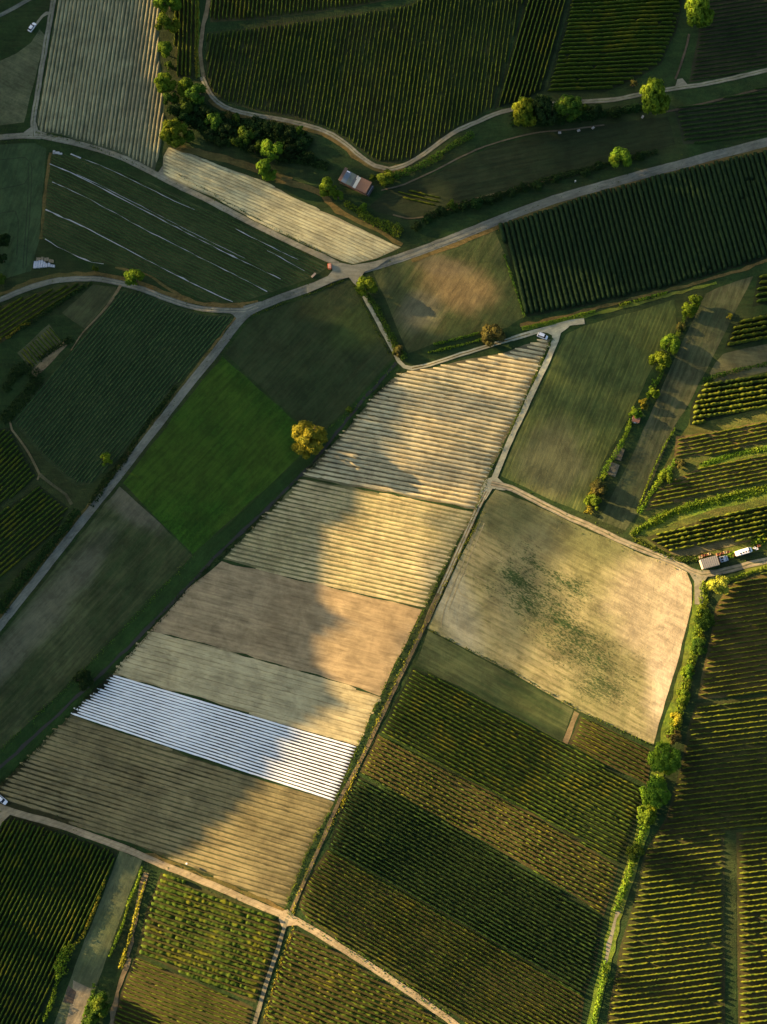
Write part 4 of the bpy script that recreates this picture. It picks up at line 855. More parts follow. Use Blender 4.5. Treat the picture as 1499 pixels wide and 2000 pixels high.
for a in [(1358, 585, 11, 6, 'lime', 'topmost tree of the hedgerow by the mown strip', .7), (1346, 604, 14, 6, 'lime', 'second tree of the hedgerow by the mown strip', .7), (1331, 638, 9, 3, 'rust', 'bare brown bush in the hedgerow by the mown strip', .6),
          (1311, 669, 17, 7, 'lime', 'upper of two big round hedgerow trees', .8), (1293, 704, 18, 7, 'lime', 'lower of two big round hedgerow trees', .8), (1281, 744, 7, 3, 'green', 'small hedgerow bush under the big round pair', .5),
          (1277, 765, 12, 4.5, 'lime', 'hedgerow bush above the tiny red shed', .6), (1259, 786, 10, 4, 'gold', 'golden hedgerow bush above the tiny red shed', .6), (1242, 806, 12, 4, 'lime', 'hedgerow bush touching the tiny red shed', .6)]:
    tree(*a[:6], group=HR, lit=a[6])
tree(1170, 952, 15, 5, 'rust', 'rusty bush clump at the lower hedgerow end', lit=.5, k=2); tree(1160, 980, 15, 5, 'lime', 'yellow green bush clump at the lower hedgerow end', lit=.5)
tree(1403, 1141, 18, 9, 'pale', 'pale yellow tree at the farm lane junction', k=0, lit=1.2)
RT = 'trees on the right hedge bank'
for a in [(1300, 1481, 30, 10, 'lime', 'largest round tree on the right hedge bank', 4), (1283, 1550, 28, 10, 'lime', 'big bright tree below the largest one on the hedge bank', 4), (1262, 1592, 18, 7, 'lime', 'smaller tree under the big bright hedge bank tree', 1),
          (1240, 1665, 15, 6, 'green', 'lone small tree lower down the hedge bank', 2), (1376, 1212, 18, 6, 'green', 'green tree on the bank below the pale yellow tree', 1), (1366, 1262, 15, 5, 'green', 'second green tree on the bank beside the fallow field', 2), (1318, 1440, 13, 5, 'rust', 'orange tinted bush above the largest hedge bank tree', 3),
          (1345, 1310, 12, 4, 'lime', 'third bush on the bank beside the fallow field', 0), (1335, 1360, 13, 4, 'lime', 'fourth bush on the bank beside the fallow field', 2), (1322, 1405, 12, 4, 'gold', 'golden bush on the bank near the fallow corner', 3)]:
    tree(*a[:6], group=RT, k=a[6])
tree(196, 1962, 19, 7, 'green', 'green tree at the foot of the bottom left hedge', lit=.7); tree(178, 1990, 15, 5, 'green', 'bush below the bottom left hedge tree', lit=.5)
tree(1330, 905, 9, 3, 'rust', 'brown bush at the corner of the orange terrace', k=3); tree(1300, 930, 13, 3, 'lime', 'spreading bush at the end of the orange terrace', k=2); tree(1425, 618, 6, 3, 'gold', 'tiny golden bush at the end of the small edge terrace', k=3)

# ------------------------------------------------------------------ hedges and tall grass
def hedge(pts, wpx, h, mat, label, name='hedge', cat='hedge', dens=14, leaf=.30, gaps=0, kind=None, group=None):
    L = smooth_line([P(*q) for q in extend_line(pts)], 1.2); pp, nn_, n_ = [], [], len(L)
    for i, c in enumerate(L):
        t = (L[min(i+1, n_-1)]-L[max(i-1, 0)]).normalized(); nr = Vector((-t.y, t.x)); px, py = PIX(c.x, c.y); f = i/max(1, n_-1)
        w_ = (wpx[0]*(1-f)+wpx[1]*f if isinstance(wpx, (list, tuple)) else wpx)*mpp(px, py)/2
        v = noise.noise(Vector((c.x*.17, c.y*.17, 3.3))); v2 = noise.noise(Vector((c.x*.45, c.y*.45, 8)))
        if gaps and v+v2*.6 < gaps-.45: continue
        w_ *= 1+.5*v2+.3*v; hh = h*(1+.5*v+.4*v2); z0 = H(c.x, c.y); m = max(4, int(dens*(w_*2+hh)*.5))
        a = RS.uniform(0, PI, m); rr = RS.uniform(.55, 1.05, m); s = RS.uniform(-.7, .7, m)
        for k in range(m):
            ca, sa = math.cos(a[k]), math.sin(a[k]); ox = w_*ca*rr[k]
            pp.append((c.x+nr.x*ox+t.x*s[k], c.y+nr.y*ox+t.y*s[k], z0+hh*sa*rr[k]+.05)); nn_.append((nr.x*ca, nr.y*ca, sa))
    V, Q = cards(np.array(pp), np.array(nn_), leaf, .6)
    return tag(link(name, mesh_np(name, V, Q), mat), label, cat, group, kind)
hedge([(714, 572), (735, 602), (755, 640), (775, 680), (790, 700)], [14, 17], 2.2, LM['green'], 'leafy hedge beside the lane below the crossroads')
hedge([(677, 398), (700, 412), (730, 432), (765, 446), (782, 455)], [12, 24], 2.6, LM['lime'], 'bright scrubby hedge above the tip of the cream wedge')
hedge([(765, 345), (800, 332), (845, 312), (880, 286), (922, 264)], [16, 14], 2.2, LM['green'], 'hedge following the lane right of the shed')
hedge([(1232, 822), (1222, 850), (1205, 882), (1190, 905), (1178, 930), (1166, 945)], [9, 13], 2.6, LM['lime'], 'clipped narrow hedge down the edge of the olive field')
hedge([(1340, 612), (1326, 650), (1305, 690), (1288, 740), (1250, 800)], 7, 1.5, LM['green'], 'low scrub joining the hedgerow trees')
hedge([(1165, 945), (1158, 970), (1150, 1000)], 18, 1.6, LM['gold'], 'golden scrub at the end of the hedgerow')
hedge([(1378, 1138), (1374, 1180), (1366, 1230), (1352, 1290), (1337, 1350), (1322, 1410), (1312, 1440)], [20, 22], 1.2, LM['lime'], 'scrubby bank growth beside the fallow field', dens=16)
hedge([(1292, 1520), (1268, 1590), (1246, 1650), (1224, 1715), (1203, 1775)], [18, 15], 1.3, LM['lime'], 'scrubby bank growth down to the pale path', dens=16)
hedge([(1184, 1880), (1176, 1920), (1166, 1965), (1155, 2010)], 11, 1.4, LM['lime'], 'last scrub of the bank at the bottom edge')
hedge([(1184, 1900), (1190, 1912)], 16, 2.6, LM['dark'], 'dark bush casting a shadow near the bottom of the bank', name='bush', cat='bush')
hedge([(203, 1722), (190, 1760), (178, 1790), (160, 1830), (148, 1842)], [6, 9], 1.6, LM['gold'], 'upper hedge on the left side of the mown strip')
hedge([(140, 1846), (128, 1862), (118, 1885), (122, 1902)], [22, 22], 4.2, LM['lime'], 'tall dense hedge clump beside the mown strip')
hedge([(116, 1905), (108, 1930), (102, 1955), (90, 1985), (84, 2010)], [10, 12], 2.0, LM['lime'], 'lower ragged hedge on the left side of the mown strip')
hedge([(277, 1695), (268, 1725), (252, 1760), (243, 1795), (230, 1830), (214, 1866)], 5, 1.6, LM['lime'], 'thin hedge on the right side of the mown strip')
hedge([(282, 1725), (274, 1755), (264, 1790), (254, 1830), (244, 1860), (236, 1888)], [4, 11], 1.6, LM['gold'], 'second thin hedge beside the green vineyard')
hedge([(183, 1925), (180, 1945), (170, 1965), (158, 2010)], 7, 1.5, LM['lime'], 'hedge piece beside the pale bare yard')
hedge([(152, 1000), (125, 1035), (95, 1070), (60, 1110), (30, 1145), (0, 1185), (-15, 1200)], [16, 34], 2.6, LM['dark'], 'dark thicket along the south west road', dens=18)
hedge([(345, 760), (318, 795), (290, 830), (268, 860), (240, 905), (205, 945), (180, 985)], [10, 18], 1.2, LM['dark'], 'low dark scrub between crop field and south west road')
hedge([(45, 640), (75, 622), (110, 600), (150, 572), (180, 556)], [11, 7], 1.6, LM['dark'], 'dark hedge between the small left plots')
hedge([(0, 664), (15, 658), (45, 636), (58, 632)], 5, 1.2, LM['gold'], 'yellow scrub below the yellowish vine plot')
hedge([(10, 760), (40, 720), (75, 735), (60, 760), (30, 795), (5, 820)], 24, 1.0, LM['dark'], 'rough dark scrub left of the long crop field', dens=12)
hedge([(80, 700), (110, 680), (140, 665)], 12, 1.0, LM['dark'], 'dark scrub beside the tiny vegetable plot')
hedge([(1320, 900), (1310, 915), (1290, 938), (1270, 965), (1250, 1000)], [14, 9], 1.1, LM['lime'], 'sunlit scrub at the ends of the orange terraces')
hedge([(1318, 838), (1300, 868), (1280, 910), (1262, 955), (1246, 995)], 3.5, .9, LM['lime'], 'thin bright grass line beside the brown mown strip')
hedge([(1470, 1058), (1499, 1045), (1540, 1030)], 22, 1.2, LM['lime'], 'bright scrub by the old white vehicle at the right edge')
hedge([(1418, 1086), (1440, 1080), (1470, 1070)], 10, 1.0, LM['lime'], 'low bright growth between lorry and farm lane')
hedge([(1405, 1140), (1440, 1126), (1499, 1108), (1540, 1098)], 7, .9, LM['lime'], 'bright weeds below the farm lane at the right edge')
hedge([(1376, 742), (1430, 726), (1499, 712), (1540, 706)], 9, 1.2, LM['green'], 'scrub above the dark bushy terrace')
hedge([(1236, 1042), (1262, 1024), (1300, 1004), (1339, 990), (1420, 968), (1499, 950)], 9, .9, LM['lime'], 'tall grass line on the bright terrace bank')
hedge([(850, 672), (890, 662), (945, 648)], 5, .9, LM['lime'], 'upper weed line below the patchy brown meadow'); hedge([(838, 688), (890, 676), (944, 662)], 5, .9, LM['lime'], 'lower weed line below the patchy brown meadow')
hedge([(985, 500), (1005, 560), (1024, 616)], 4, .9, LM['green'], 'weed line between patchy meadow and big dark vineyard')
hedge([(388, -10), (386, 40), (384, 100), (385, 150)], 7, .7, LM['gold'], 'tall yellow grass beside the lane top')
hedge([(1025, 640), (1082, 627), (1160, 608), (1230, 590), (1300, 572)], 6, 1.0, LM['lime'], 'sunlit weed ridge below the big dark vineyard', gaps=.15)
hedge([(345, 200), (370, 225), (400, 245), (440, 262), (490, 275)], [30, 44], 2.6, LM['dark'], 'dark undergrowth filling the left half of the copse', name='undergrowth', cat='undergrowth', dens=22, leaf=.4, kind='stuff')
hedge([(400, 215), (450, 238), (500, 245), (550, 262), (600, 285)], [20, 50], 2.4, LM['dark'], 'dark undergrowth filling the right half of the copse', name='undergrowth', cat='undergrowth', dens=22, leaf=.4, kind='stuff')
hedge([(545, 300), (600, 312), (640, 325)], [34, 14], 1.4, LM['dark'], 'low dark scrub on the slope above the shed', name='undergrowth', cat='undergrowth', dens=14, leaf=.35, kind='stuff')
hedge([(1000, 235), (1060, 238), (1120, 232), (1200, 222), (1250, 214)], [26, 16], 2.0, LM['dark'], 'dark undergrowth below the upper lane trees', name='undergrowth', cat='undergrowth', dens=18, leaf=.35, kind='stuff')
hedge([(835, 425), (900, 405), (1000, 375), (1100, 345), (1180, 325), (1280, 300)], [18, 10], 1.8, LM['dark'], 'dark scrub belt along the main road', dens=16)
hedge([(1240, 1040), (1290, 1012), (1339, 992), (1420, 972), (1499, 955), (1550, 943)], [16, 24], .5, LM['lime'], 'tall bright grass over the terrace bank above the lorry', name='tall_grass', cat='grass', dens=26, kind='stuff', leaf=.25)
hedge([(1372, 908), (1430, 888), (1499, 876), (1550, 868)], 11, .45, LM['lime'], 'tall bright grass between the orange terraces', name='tall_grass', cat='grass', dens=26, kind='stuff', leaf=.25)
hedge([(1240, 1052), (1290, 1078), (1330, 1092), (1362, 1090)], 12, .4, LM['green'], 'tall grass between farm lane and vine terrace', name='tall_grass', cat='grass', dens=20, kind='stuff', leaf=.25)
def weeds(lines, label, mat, h=.5, w_=5, dens=5):
    pp, nn_ = [], []
    for pts in lines:
        L = smooth_line([P(*q) for q in pts], .9)
        for i, c in enumerate(L):
            t = (L[min(i+1, len(L)-1)]-L[max(i-1, 0)]).normalized(); nr = Vector((-t.y, t.x)); k0 = w_*.2
            v = noise.noise(Vector((c.x*.3, c.y*.3, 4))); m = int(dens*(1+1.6*v))
            for _ in range(max(0, m)):
                o = random.gauss(0, k0*.45); q = c+nr*o+t*random.uniform(-.5, .5); pp.append((q.x, q.y, H(q.x, q.y)+random.uniform(.05, h)))
                nn_.append((random.gauss(0, .6), random.gauss(0, .6), .8))
    V, Q = cards(np.array(pp), np.array(nn_), .22, .4); return tag(link('weeds', mesh_np('weeds', V, Q), mat), label, 'weeds', None, 'stuff')
WR = [(1079, 662), (1064, 693), (1036, 757), (998, 838), (957, 920), (930, 996), (912, 1030), (889, 1067), (859, 1127), (829, 1188), (783, 1277), (744, 1358), (700, 1456), (653, 1568), (622, 1622), (580, 1713), (558, 1775)]
WL = [(783, 728), (730, 773), (693, 820), (627, 893), (590, 930), (527, 997), (450, 1070), (367, 1150), (293, 1232), (217, 1318), (138, 1393), (33, 1500), (0, 1533)]
weeds([WR], 'dark ragged weeds along the right ends of the strip fields', LM['green'], .6, 5, 7)
weeds([[(x+14, y+6) for x, y in WR[5:]]], 'golden ragged weeds on the far side of the dirt track', LM['gold'], .5, 4, 6)
weeds([WL], 'dark green weeds along the left ends of the strip fields', LM['dark'], .7, 7, 9)
weeds([MAIN, R1B[:12], R2, R4, R7, R8], 'short verge weeds along the roads', LM['green'], .3, 22, 2)
weeds([[(602, 868), (700, 790), (770, 712)], [(380, 1085), (168, 1303), (0, 1464)], [(560, 1782), (600, 1805), (750, 1898), (880, 1990)]], 'grass tufts along ditch bank and field edges', LM['green'], .4, 6, 4)
weeds([[(573, 1812), (552, 1870), (528, 1950), (512, 2010)]], 'yellow weeds beside the narrow bottom lane', LM['gold'], .7, 4, 7)
weeds([[(840, 1230), (1000, 1312), (1128, 1384), (1272, 1455)], [(690, 555), (760, 690)], [(350, 342), (500, 426), (640, 498)], [(73, 262), (170, 284), (300, 336)], [(480, 622), (600, 576), (680, 542)]], 'thin grass lines on the field boundaries', LM['green'], .35, 3, 5)

# ------------------------------------------------------------------ white fleece lines
FLEECE = plain('fleece', (.36, .39, .38), .7, 0, .3, .8)
FLC = [([(99, 323), (155, 347), (256, 400), (373, 461), (480, 515), (549, 547)], 1.3, 'uppermost full length one'), ([(152, 343), (190, 361), (267, 400), (395, 466), (480, 507)], .7, 'thinnest, close above the full length one'),
       ([(104, 358), (176, 392), (299, 459), (427, 523), (523, 572)], 1.0, 'thin one through the middle'), ([(91, 411), (128, 429), (160, 443), (299, 517), (395, 565), (440, 586), (456, 592)], 1.5, 'lower long one reaching the field edge'),
       ([(90, 469), (128, 491), (181, 515), (205, 518)], 1.6, 'short one at the lower left corner'), ([(168, 315), (197, 325), (267, 357), (341, 394), (381, 411)], 1.1, 'ragged upper one near the road'),
       ([(461, 449), (533, 485), (584, 509)], 1.0, 'short upper one near the crossroads'), ([(523, 491), (560, 511), (595, 531)], .9, 'shortest one near the orange skip'), ([(140, 304), (150, 308), (160, 312)], 1.4, 'short scrap at the upper left corner')]
for pts, w_, d_ in FLC:
    bm = band(pts, w_*.8, 0, .22)
    split_on_grid(bm)
    for v in bm.verts: v.co.z = H(v.co.x, v.co.y)+.62+.12*noise.noise(Vector((v.co.x*.8, v.co.y*.8, 2)))
    bmesh.ops.triangulate(bm, faces=bm.faces[:]); r = bmesh.ops.extrude_face_region(bm, geom=bm.faces[:])
    for v in r['geom']:
        if isinstance(v, bmesh.types.BMVert): v.co.z -= .12
    bmesh.ops.recalc_face_normals(bm, faces=bm.faces[:])
    tag(bm_obj('fleece_strip', bm, FLEECE), 'white fleece line on the striped field, '+d_, 'fleece strip', 'white fleece lines')
bm = bmesh.new(); cx, cy = P(112, 301); z = H(cx, cy)
for dx_, dy_, a, b in ((0, 0, 1.3, .5), (1.6, -.4, .9, .4), (-1, .3, .5, .8)): box(bm, cx+dx_-a, cx+dx_+a, cy+dy_-b, cy+dy_+b, z+.05, z+.5, .15)
tag(bm_obj('fleece_heap', bm, FLEECE), 'crumpled white fleece heap at the upper left corner of the striped field', 'fleece heap')

# ------------------------------------------------------------------ vehicles
GLASS = plain('dark_glass', (.012, .015, .02), .12, 0, .1); TYRE = plain('tyre', (.015, .015, .016), .8); CHROME = plain('rim', (.35, .35, .36), .35, .8)
WHITE = plain('white_paint', (.72, .74, .74), .3, 0, .06, 4); RED = plain('tail_lamp', (.35, .02, .02), .3); LAMP = plain('head_lamp', (.6, .6, .58), .15)
BLUEW = plain('pale_blue_panel', (.26, .32, .38), .4, 0, .15, 3); GREY = plain('grey_tarp', (.17, .175, .165), .6, 0, .2, 1.5); RUST = plain('rust', (.22, .09, .045), .9, 0, .6, 4); STEEL = plain('dark_steel', (.05, .05, .055), .6)
def loft(bm, secs):
    """secs = list of (x, halfwidth_bottom, halfwidth_top, z0, z1)"""
    prev = None
    for x, wb, wt, z0, z1 in secs:
        ring = [bm.verts.new(v) for v in ((x, -wb*.94, z0), (x, -wb, z0+(z1-z0)*.35), (x, -wt, z1-.04), (x, -wt*.8, z1), (x, wt*.8, z1), (x, wt, z1-.04), (x, wb, z0+(z1-z0)*.35), (x, wb*.94, z0))]
        if prev:
            for k in range(8): bm.faces.new((prev[k], prev[(k+1) % 8], ring[(k+1) % 8], ring[k]))
        else: bm.faces.new(ring)
        prev = ring
    bm.faces.new(prev[::-1]); bmesh.ops.recalc_face_normals(bm, faces=bm.faces[:])
def wheel(x, y, r, parent):
    s = 1 if y > 0 else -1; bm = bmesh.new(); cyl(bm, (x, y-s*.11, r), (x, y+s*.11, r), r, r, 20); wh = bm_obj('wheel', bm, TYRE, parent)
    bm = bmesh.new(); cyl(bm, (x, y+s*.06, r), (x, y+s*.13, r), r*.6, r*.52, 14); bm_obj('rim', bm, CHROME, wh)
def car(px, py, to, L, paint, label, van=False, cat='car', name='car'):
    x, y = P(px, py); bx_, by_ = P(*to); rz = math.atan2(by_-y, bx_-x); e = empty(name, (x, y, H(x, y)+.05), rz); tag(e, label, cat)
    hl = L/2; hw = .9 if L < 5.4 else 1.0; zt = 2.0 if van else 1.45; bm = bmesh.new()
    loft(bm, [(-hl, hw*.8, hw*.78, .42, .82), (-hl+.15, hw*.96, hw*.93, .28, .95), (-hl*.3, hw, hw*.96, .25, .98), (hl*.35, hw, hw*.95, .25, .96), (hl-.35, hw*.96, hw*.86, .28, .82), (hl, hw*.78, hw*.7, .4, .68)])
    bm_obj('body', bm, paint, e)
    a, b, c, d = (-hl+.25, -hl+.45, hl*.3, hl*.62) if van else (-hl+.35, -hl+.85, hl*.15, hl*.5)
    bm = bmesh.new(); loft(bm, [(a, hw*.88, hw*.8, .9, 1.0), (b, hw*.88, hw*.74, .9, zt-.06), (c, hw*.88, hw*.74, .9, zt-.06), (d, hw*.86, hw*.8, .88, .94)]); bm_obj('window', bm, GLASS, e)
    bm = bmesh.new(); loft(bm, [(b+.05, hw*.72, hw*.66, zt-.09, zt-.02), ((b+c)/2, hw*.75, hw*.7, zt-.08, zt+.03), (c-.05, hw*.72, hw*.66, zt-.09, zt-.02)]); bm_obj('roof', bm, paint, e)
    for s in (-1, 1):
        for wx in (-hl*.62, hl*.62): wheel(wx, s*(hw-.1), .33, e)
        bm = bmesh.new(); box(bm, hl-.14, hl-.02, s*hw*.5-.16, s*hw*.5+.16, .55, .7, .02); bm_obj('headlight', bm, LAMP, e)
        bm = bmesh.new(); box(bm, -hl-.02, -hl+.1, s*hw*.6-.12, s*hw*.6+.12, .6, .8, .02); bm_obj('tail_light', bm, RED, e)
        bm = bmesh.new(); box(bm, c+.15, c+.3, s*hw*1.03-.08, s*hw*1.03+.08, .95, 1.1, .02); bm_obj('mirror', bm, paint, e)
    return e
car(65, 57, (72, 47), 4.6, WHITE, 'white car parked on the short spur near the top left corner')
car(4, 1562, (10, 1567), 4.4, WHITE, 'white car on the left edge above the gravel road junction')
car(1060, 657, (1068, 660), 4.3, WHITE, 'white van parked in the triangle of the concrete lane junction', van=True, cat='van', name='van')
# lorry with grey covered body
x, y = P(1395, 1097); bx_, by_ = P(1425, 1089); rz = math.atan2(by_-y, bx_-x); e = empty('lorry', (x, y, H(x, y)+.12), rz)
tag(e, 'lorry with long grey covered body parked by the farm lane', 'lorry')
bm = bmesh.new(); box(bm, -5.6, 5.4, -.55, .55, .75, 1.0, .04)
for s in (-1, 1): box(bm, -5.6, 5.4, s*.5-.07, s*.5+.07, .6, .8)
bm_obj('chassis', bm, STEEL, e)
bm = bmesh.new(); box(bm, -5.7, .9, -1.9, 1.9, 1.02, 3.1, .08); bd = bm_obj('cargo_body', bm, GREY, e)
bm = bmesh.new()
for k in range(9): box(bm, -5.6+k*.8, -5.52+k*.8, -1.93, 1.93, 1.1, 3.16, .01)
bm_obj('roof_bow', bm, plain('tarp_rib', (.14, .14, .13), .6), bd)
bm = bmesh.new(); box(bm, -5.76, -5.69, -1.75, 1.75, 1.1, 3.0, .02); bm_obj('tail_door', bm, plain('beige_door', (.42, .36, .27), .5), e)
bm = bmesh.new(); loft(bm, [(1.9, 1.1, 1.0, .9, 1.5), (2.0, 1.15, 1.05, .6, 2.2), (3.6, 1.15, 1.05, .6, 2.3), (4.4, 1.15, 1.0, .55, 2.0), (4.9, 1.05, .9, .55, 1.3), (5.4, 1.0, .85, .6, 1.2)]); cb = bm_obj('cab', bm, BLUEW, e)
bm = bmesh.new(); box(bm, 4.25, 4.62, -.9, .9, 1.5, 1.95, .03); bm_obj('windscreen', bm, GLASS, cb)
bm = bmesh.new(); box(bm, 2.3, 3.4, .1, .9, 2.3, 2.34); box(bm, 2.2, 3.1, -.9, -.3, 2.28, 2.36, .02); bm_obj('roof_hatch', bm, GLASS, cb)
bm = bmesh.new(); box(bm, 1.0, 1.85, -1.2, 1.2, 1.0, 1.9, .05); bm_obj('tool_box', bm, RUST, e)
for s in (-1, 1):
    for wx in (-4.4, -3.3, 3.9): wheel(wx, s*1.05, .48, e)
    bm = bmesh.new(); box(bm, 5.32, 5.44, s*.65-.15, s*.65+.15, .75, .95, .02); bm_obj('headlight', bm, LAMP, e)
# old white vehicle
x, y = P(1452, 1078); bx_, by_ = P(1478, 1070); rz = math.atan2(by_-y, bx_-x); e = empty('camper_van', (x, y, H(x, y)+.05), rz); tag(e, 'long old white camper van with dark roof openings behind the lorry', 'van')
bm = bmesh.new(); loft(bm, [(-3.4, .75, .55, .6, 1.2), (-3.1, 1.0, .9, .35, 2.0), (-1, 1.08, 1.0, .3, 2.35), (1.6, 1.08, 1.0, .3, 2.35), (2.5, 1.05, .9, .3, 1.6), (3.3, .9, .75, .35, 1.1)]); b0 = bm_obj('body', bm, WHITE, e)
bm = bmesh.new()
for k in range(4): box(bm, -2.2+k*1.1, -1.5+k*1.1, -.62, -.18, 2.2, 2.41, .03)
bm_obj('roof_window', bm, GLASS, b0)
bm = bmesh.new(); box(bm, 1.75, 2.35, -.8, .8, 1.75, 2.05, .04); bm_obj('windscreen', bm, GLASS, e)
for s in (-1, 1):
    for wx in (-2.2, 2.2): wheel(wx, s*.95, .36, e)
    bm = bmesh.new(); box(bm, 3.2, 3.34, s*.5-.14, s*.5+.14, .75, .95, .02); bm_obj('headlight', bm, LAMP, e)
# small things lying about
def crate(px, py, sx, sy, h, mat, rot, label, cat='crate', name='crate', group=None):
    x, y = P(px, py); bm = bmesh.new(); t = .06
    box(bm, -sx/2, sx/2, -sy/2, sy/2, 0, .1, .01)
    for s in (-1, 1):
        box(bm, -sx/2, sx/2, s*sy/2-t/2, s*sy/2+t/2, .102, h, .01); box(bm, s*(sx/2-t/2)-t/2, s*(sx/2-t/2)+t/2, -sy/2+t, sy/2-t, .102, h-.01, .01)
    box(bm, -sx/2+t*1.5, sx/2-t*1.5, -sy/2+t*1.5, sy/2-t*1.5, h*.5, h*.82, .02)
    o = bm_obj(name, bm, mat); o.location = (x, y, H(x, y)+.05); o.rotation_euler = (0, 0, math.radians(rot)); return tag(o, label, cat, group)
CW = plain('pallet_white', (.52, .55, .56), .6, 0, .25, 3); CT = plain('pallet_wood', (.30, .25, .14), .8, 0, .3, 3)
for i, (px, py, l) in enumerate([(69.8, 519, 2.9), (74, 518.6, 2.8), (78.6, 518, 3.1), (83.3, 517.4, 3.1), (87.8, 518.6, 2.3), (92, 520, 1.5), (97.3, 519.3, 1.5), (102, 521, .9), (106.5, 521.5, .9)]):
    crate(px, py, .85, l, .8, CW, -4, 'white crop crate by the cereal corner, '+ordinal(i+1)+' from the left', group='white crates at the cereal corner')
for i, (px, py, l) in enumerate([(75, 508.5, 1.3), (79, 508.3, 1.2), (84.5, 507.5, 1.5), (90, 509, 1.4), (94.6, 508.6, 1.4), (99.5, 511.5, 1.3), (104, 512.3, 1.2)]):
    crate(px, py, .9, l, .7, CT, -4, 'weathered wooden pallet box behind the white crates, '+ordinal(i+1)+' from the left', 'pallet box', 'pallet_box', 'wooden pallet boxes')
OR = plain('orange_paint', (.65, .16, .05), .4, 0, .1, 3)
x, y = P(644.3, 521); e = empty('skip', (x, y, H(x, y)+.06), math.radians(94)); tag(e, 'small orange farm skip on the roadside corner at the crossroads', 'skip')
bm = bmesh.new(); loft(bm, [(-1.25, .45, .55, .3, .75), (-1.0, .6, .75, .1, 1.15), (1.0, .6, .75, .1, 1.15), (1.25, .45, .55, .3, .8)]); sb = bm_obj('tub', bm, OR, e)
bm = bmesh.new(); box(bm, -.95, .95, -.5, .5, 1.14, 1.19, .02); bm_obj('load', bm, plain('pinkish_load', (.55, .30, .2), .8), sb)
bm = bmesh.new(); [cyl(bm, (xx, -.62, .2), (xx, .62, .2), .18, .18, 12) for xx in (-.7, .7)]; bm_obj('wheels', bm, TYRE, e)
for i, (px, py, a, b, h, r, m_) in enumerate([(1369, 1088, 1.2, .8, .8, 10, CT), (1374, 1085, 1.0, .8, .9, 10, RUST), (1380, 1083.5, 1.1, .7, .8, 12, RUST), (1386, 1082, .9, .9, 1.0, 8, CT), (1403, 1083, 1.3, 1.0, 1.2, 12, RUST), (1411, 1080.5, 1.0, .8, .8, 20, RUST), (1417, 1079, 1.0, 1.0, .9, 12, CT), (1423, 1078, .9, .8, .8, 0, RUST), (1434, 1084, 1.1, .8, .9, 30, RUST), (1482, 1066, 1.2, .9, .8, 20, RUST)]):
    crate(px, py, a, b, h, m_, r, 'rusty brown crate in the junk row behind the lorry, '+ordinal(i+1)+' from the left', group='junk crates behind the lorry')
crate(1478, 1072, .9, .8, .7, WHITE, 15, 'small white crate just right of the old camper van'); crate(1474, 1070.5, .8, .7, .8, WHITE, 40, 'second small white crate touching the old camper van')
crate(613, 538, 2.3, .7, .5, plain('wood_pale', (.55, .42, .28), .8), 48, 'pale wooden trough at the lower right corner of the striped field', 'trough', 'trough')
# white marker and its shadow on the straw field
def post(px, py, h, mat, label, rot=0):
    x, y = P(px, py); e = empty('marker_post', (x, y, H(x, y)+.03), rot); tag(e, label, 'post')
    bm = bmesh.new(); cyl(bm, (0, 0, 0), (0, 0, h), .09, .07, 8); bm_obj('pole', bm, mat, e)
    bm = bmesh.new(); box(bm, -.3, .3, -.3, .3, h*.72, h*1.05, .1); bm_obj('cap', bm, mat, e)
post(366, 1686, 1.9, WHITE, 'white capped marker post throwing a long shadow on the straw field'); post(1123, 357, 1.5, plain('stone_post', (.45, .45, .4), .8), 'small pale post beside the main road')
for i, (px, py) in enumerate([(1093, 261), (1130, 257), (1158, 252), (1254, 232)]): crate(px, py, 1.2, .8, .5, plain('stone_%d' % i, (.34, .32, .28), .9), 20*i, 'pale stone slab on the path under the tree group, '+ordinal(i+1)+' from the left', 'stone', 'stone_slab', 'pale slabs by the path')
# tiny shed in the hedgerow
x, y = P(1242, 820); e = empty('garden_shed', (x, y, H(x, y)+.04), math.radians(-15)); tag(e, 'tiny shed with reddish gable roof in the hedgerow', 'shed')
bm = bmesh.new(); box(bm, -1.3, 1.3, -1.0, 1.0, 0, 1.9, .03); bm_obj('wall', bm, CT, e)
def gable(bm, hx, hy, z0, z1, t=.1):
    for s in (-1, 1):
        f = [(-hx, s*hy, z0), (hx, s*hy, z0), (hx, 0, z1), (-hx, 0, z1)]; a = [bm.verts.new(p) for p in f]; b = [bm.verts.new((p[0], p[1], p[2]+t)) for p in f]
        bm.faces.new(a); bm.faces.new(b)
        for k in range(4): bm.faces.new((a[k], a[(k+1) % 4], b[(k+1) % 4], b[k]))
    bmesh.ops.recalc_face_normals(bm, faces=bm.faces[:])
bm = bmesh.new(); gable(bm, 1.5, 1.25, 1.88, 2.5); bm_obj('roof', bm, plain('red_roof', (.26, .11, .07), .8, 0, .3, 3), e)
bm = bmesh.new(); box(bm, -.4, .4, -1.05, -1.005, .05, 1.7, .01); bm_obj('door', bm, WHITE, e)
for i, (px, py, l) in enumerate([(1209, 885, 5.0), (1198, 916, 5.2)]):
    x, y = P(px, py); bm = bmesh.new(); box(bm, -1.9, 1.9, -l/2, l/2, 0, .45, .1)
    for k in range(5): box(bm, -1.7, 1.7, -l/2+.3+k*l/5.6, -l/2+.75+k*l/5.6, .452, .58, .05)
    o = bm_obj('raised_bed', bm, soil('bed_earth_%d' % i, (.10, .085, .065), (.16, .14, .11), 0, .4)); o.location = (x, y, H(x, y)+.04); o.rotation_euler = (0, 0, math.radians(-22))
    tag(o, ('upper' if i == 0 else 'lower')+' grey brown raised bed beside the clipped hedge', 'raised bed')

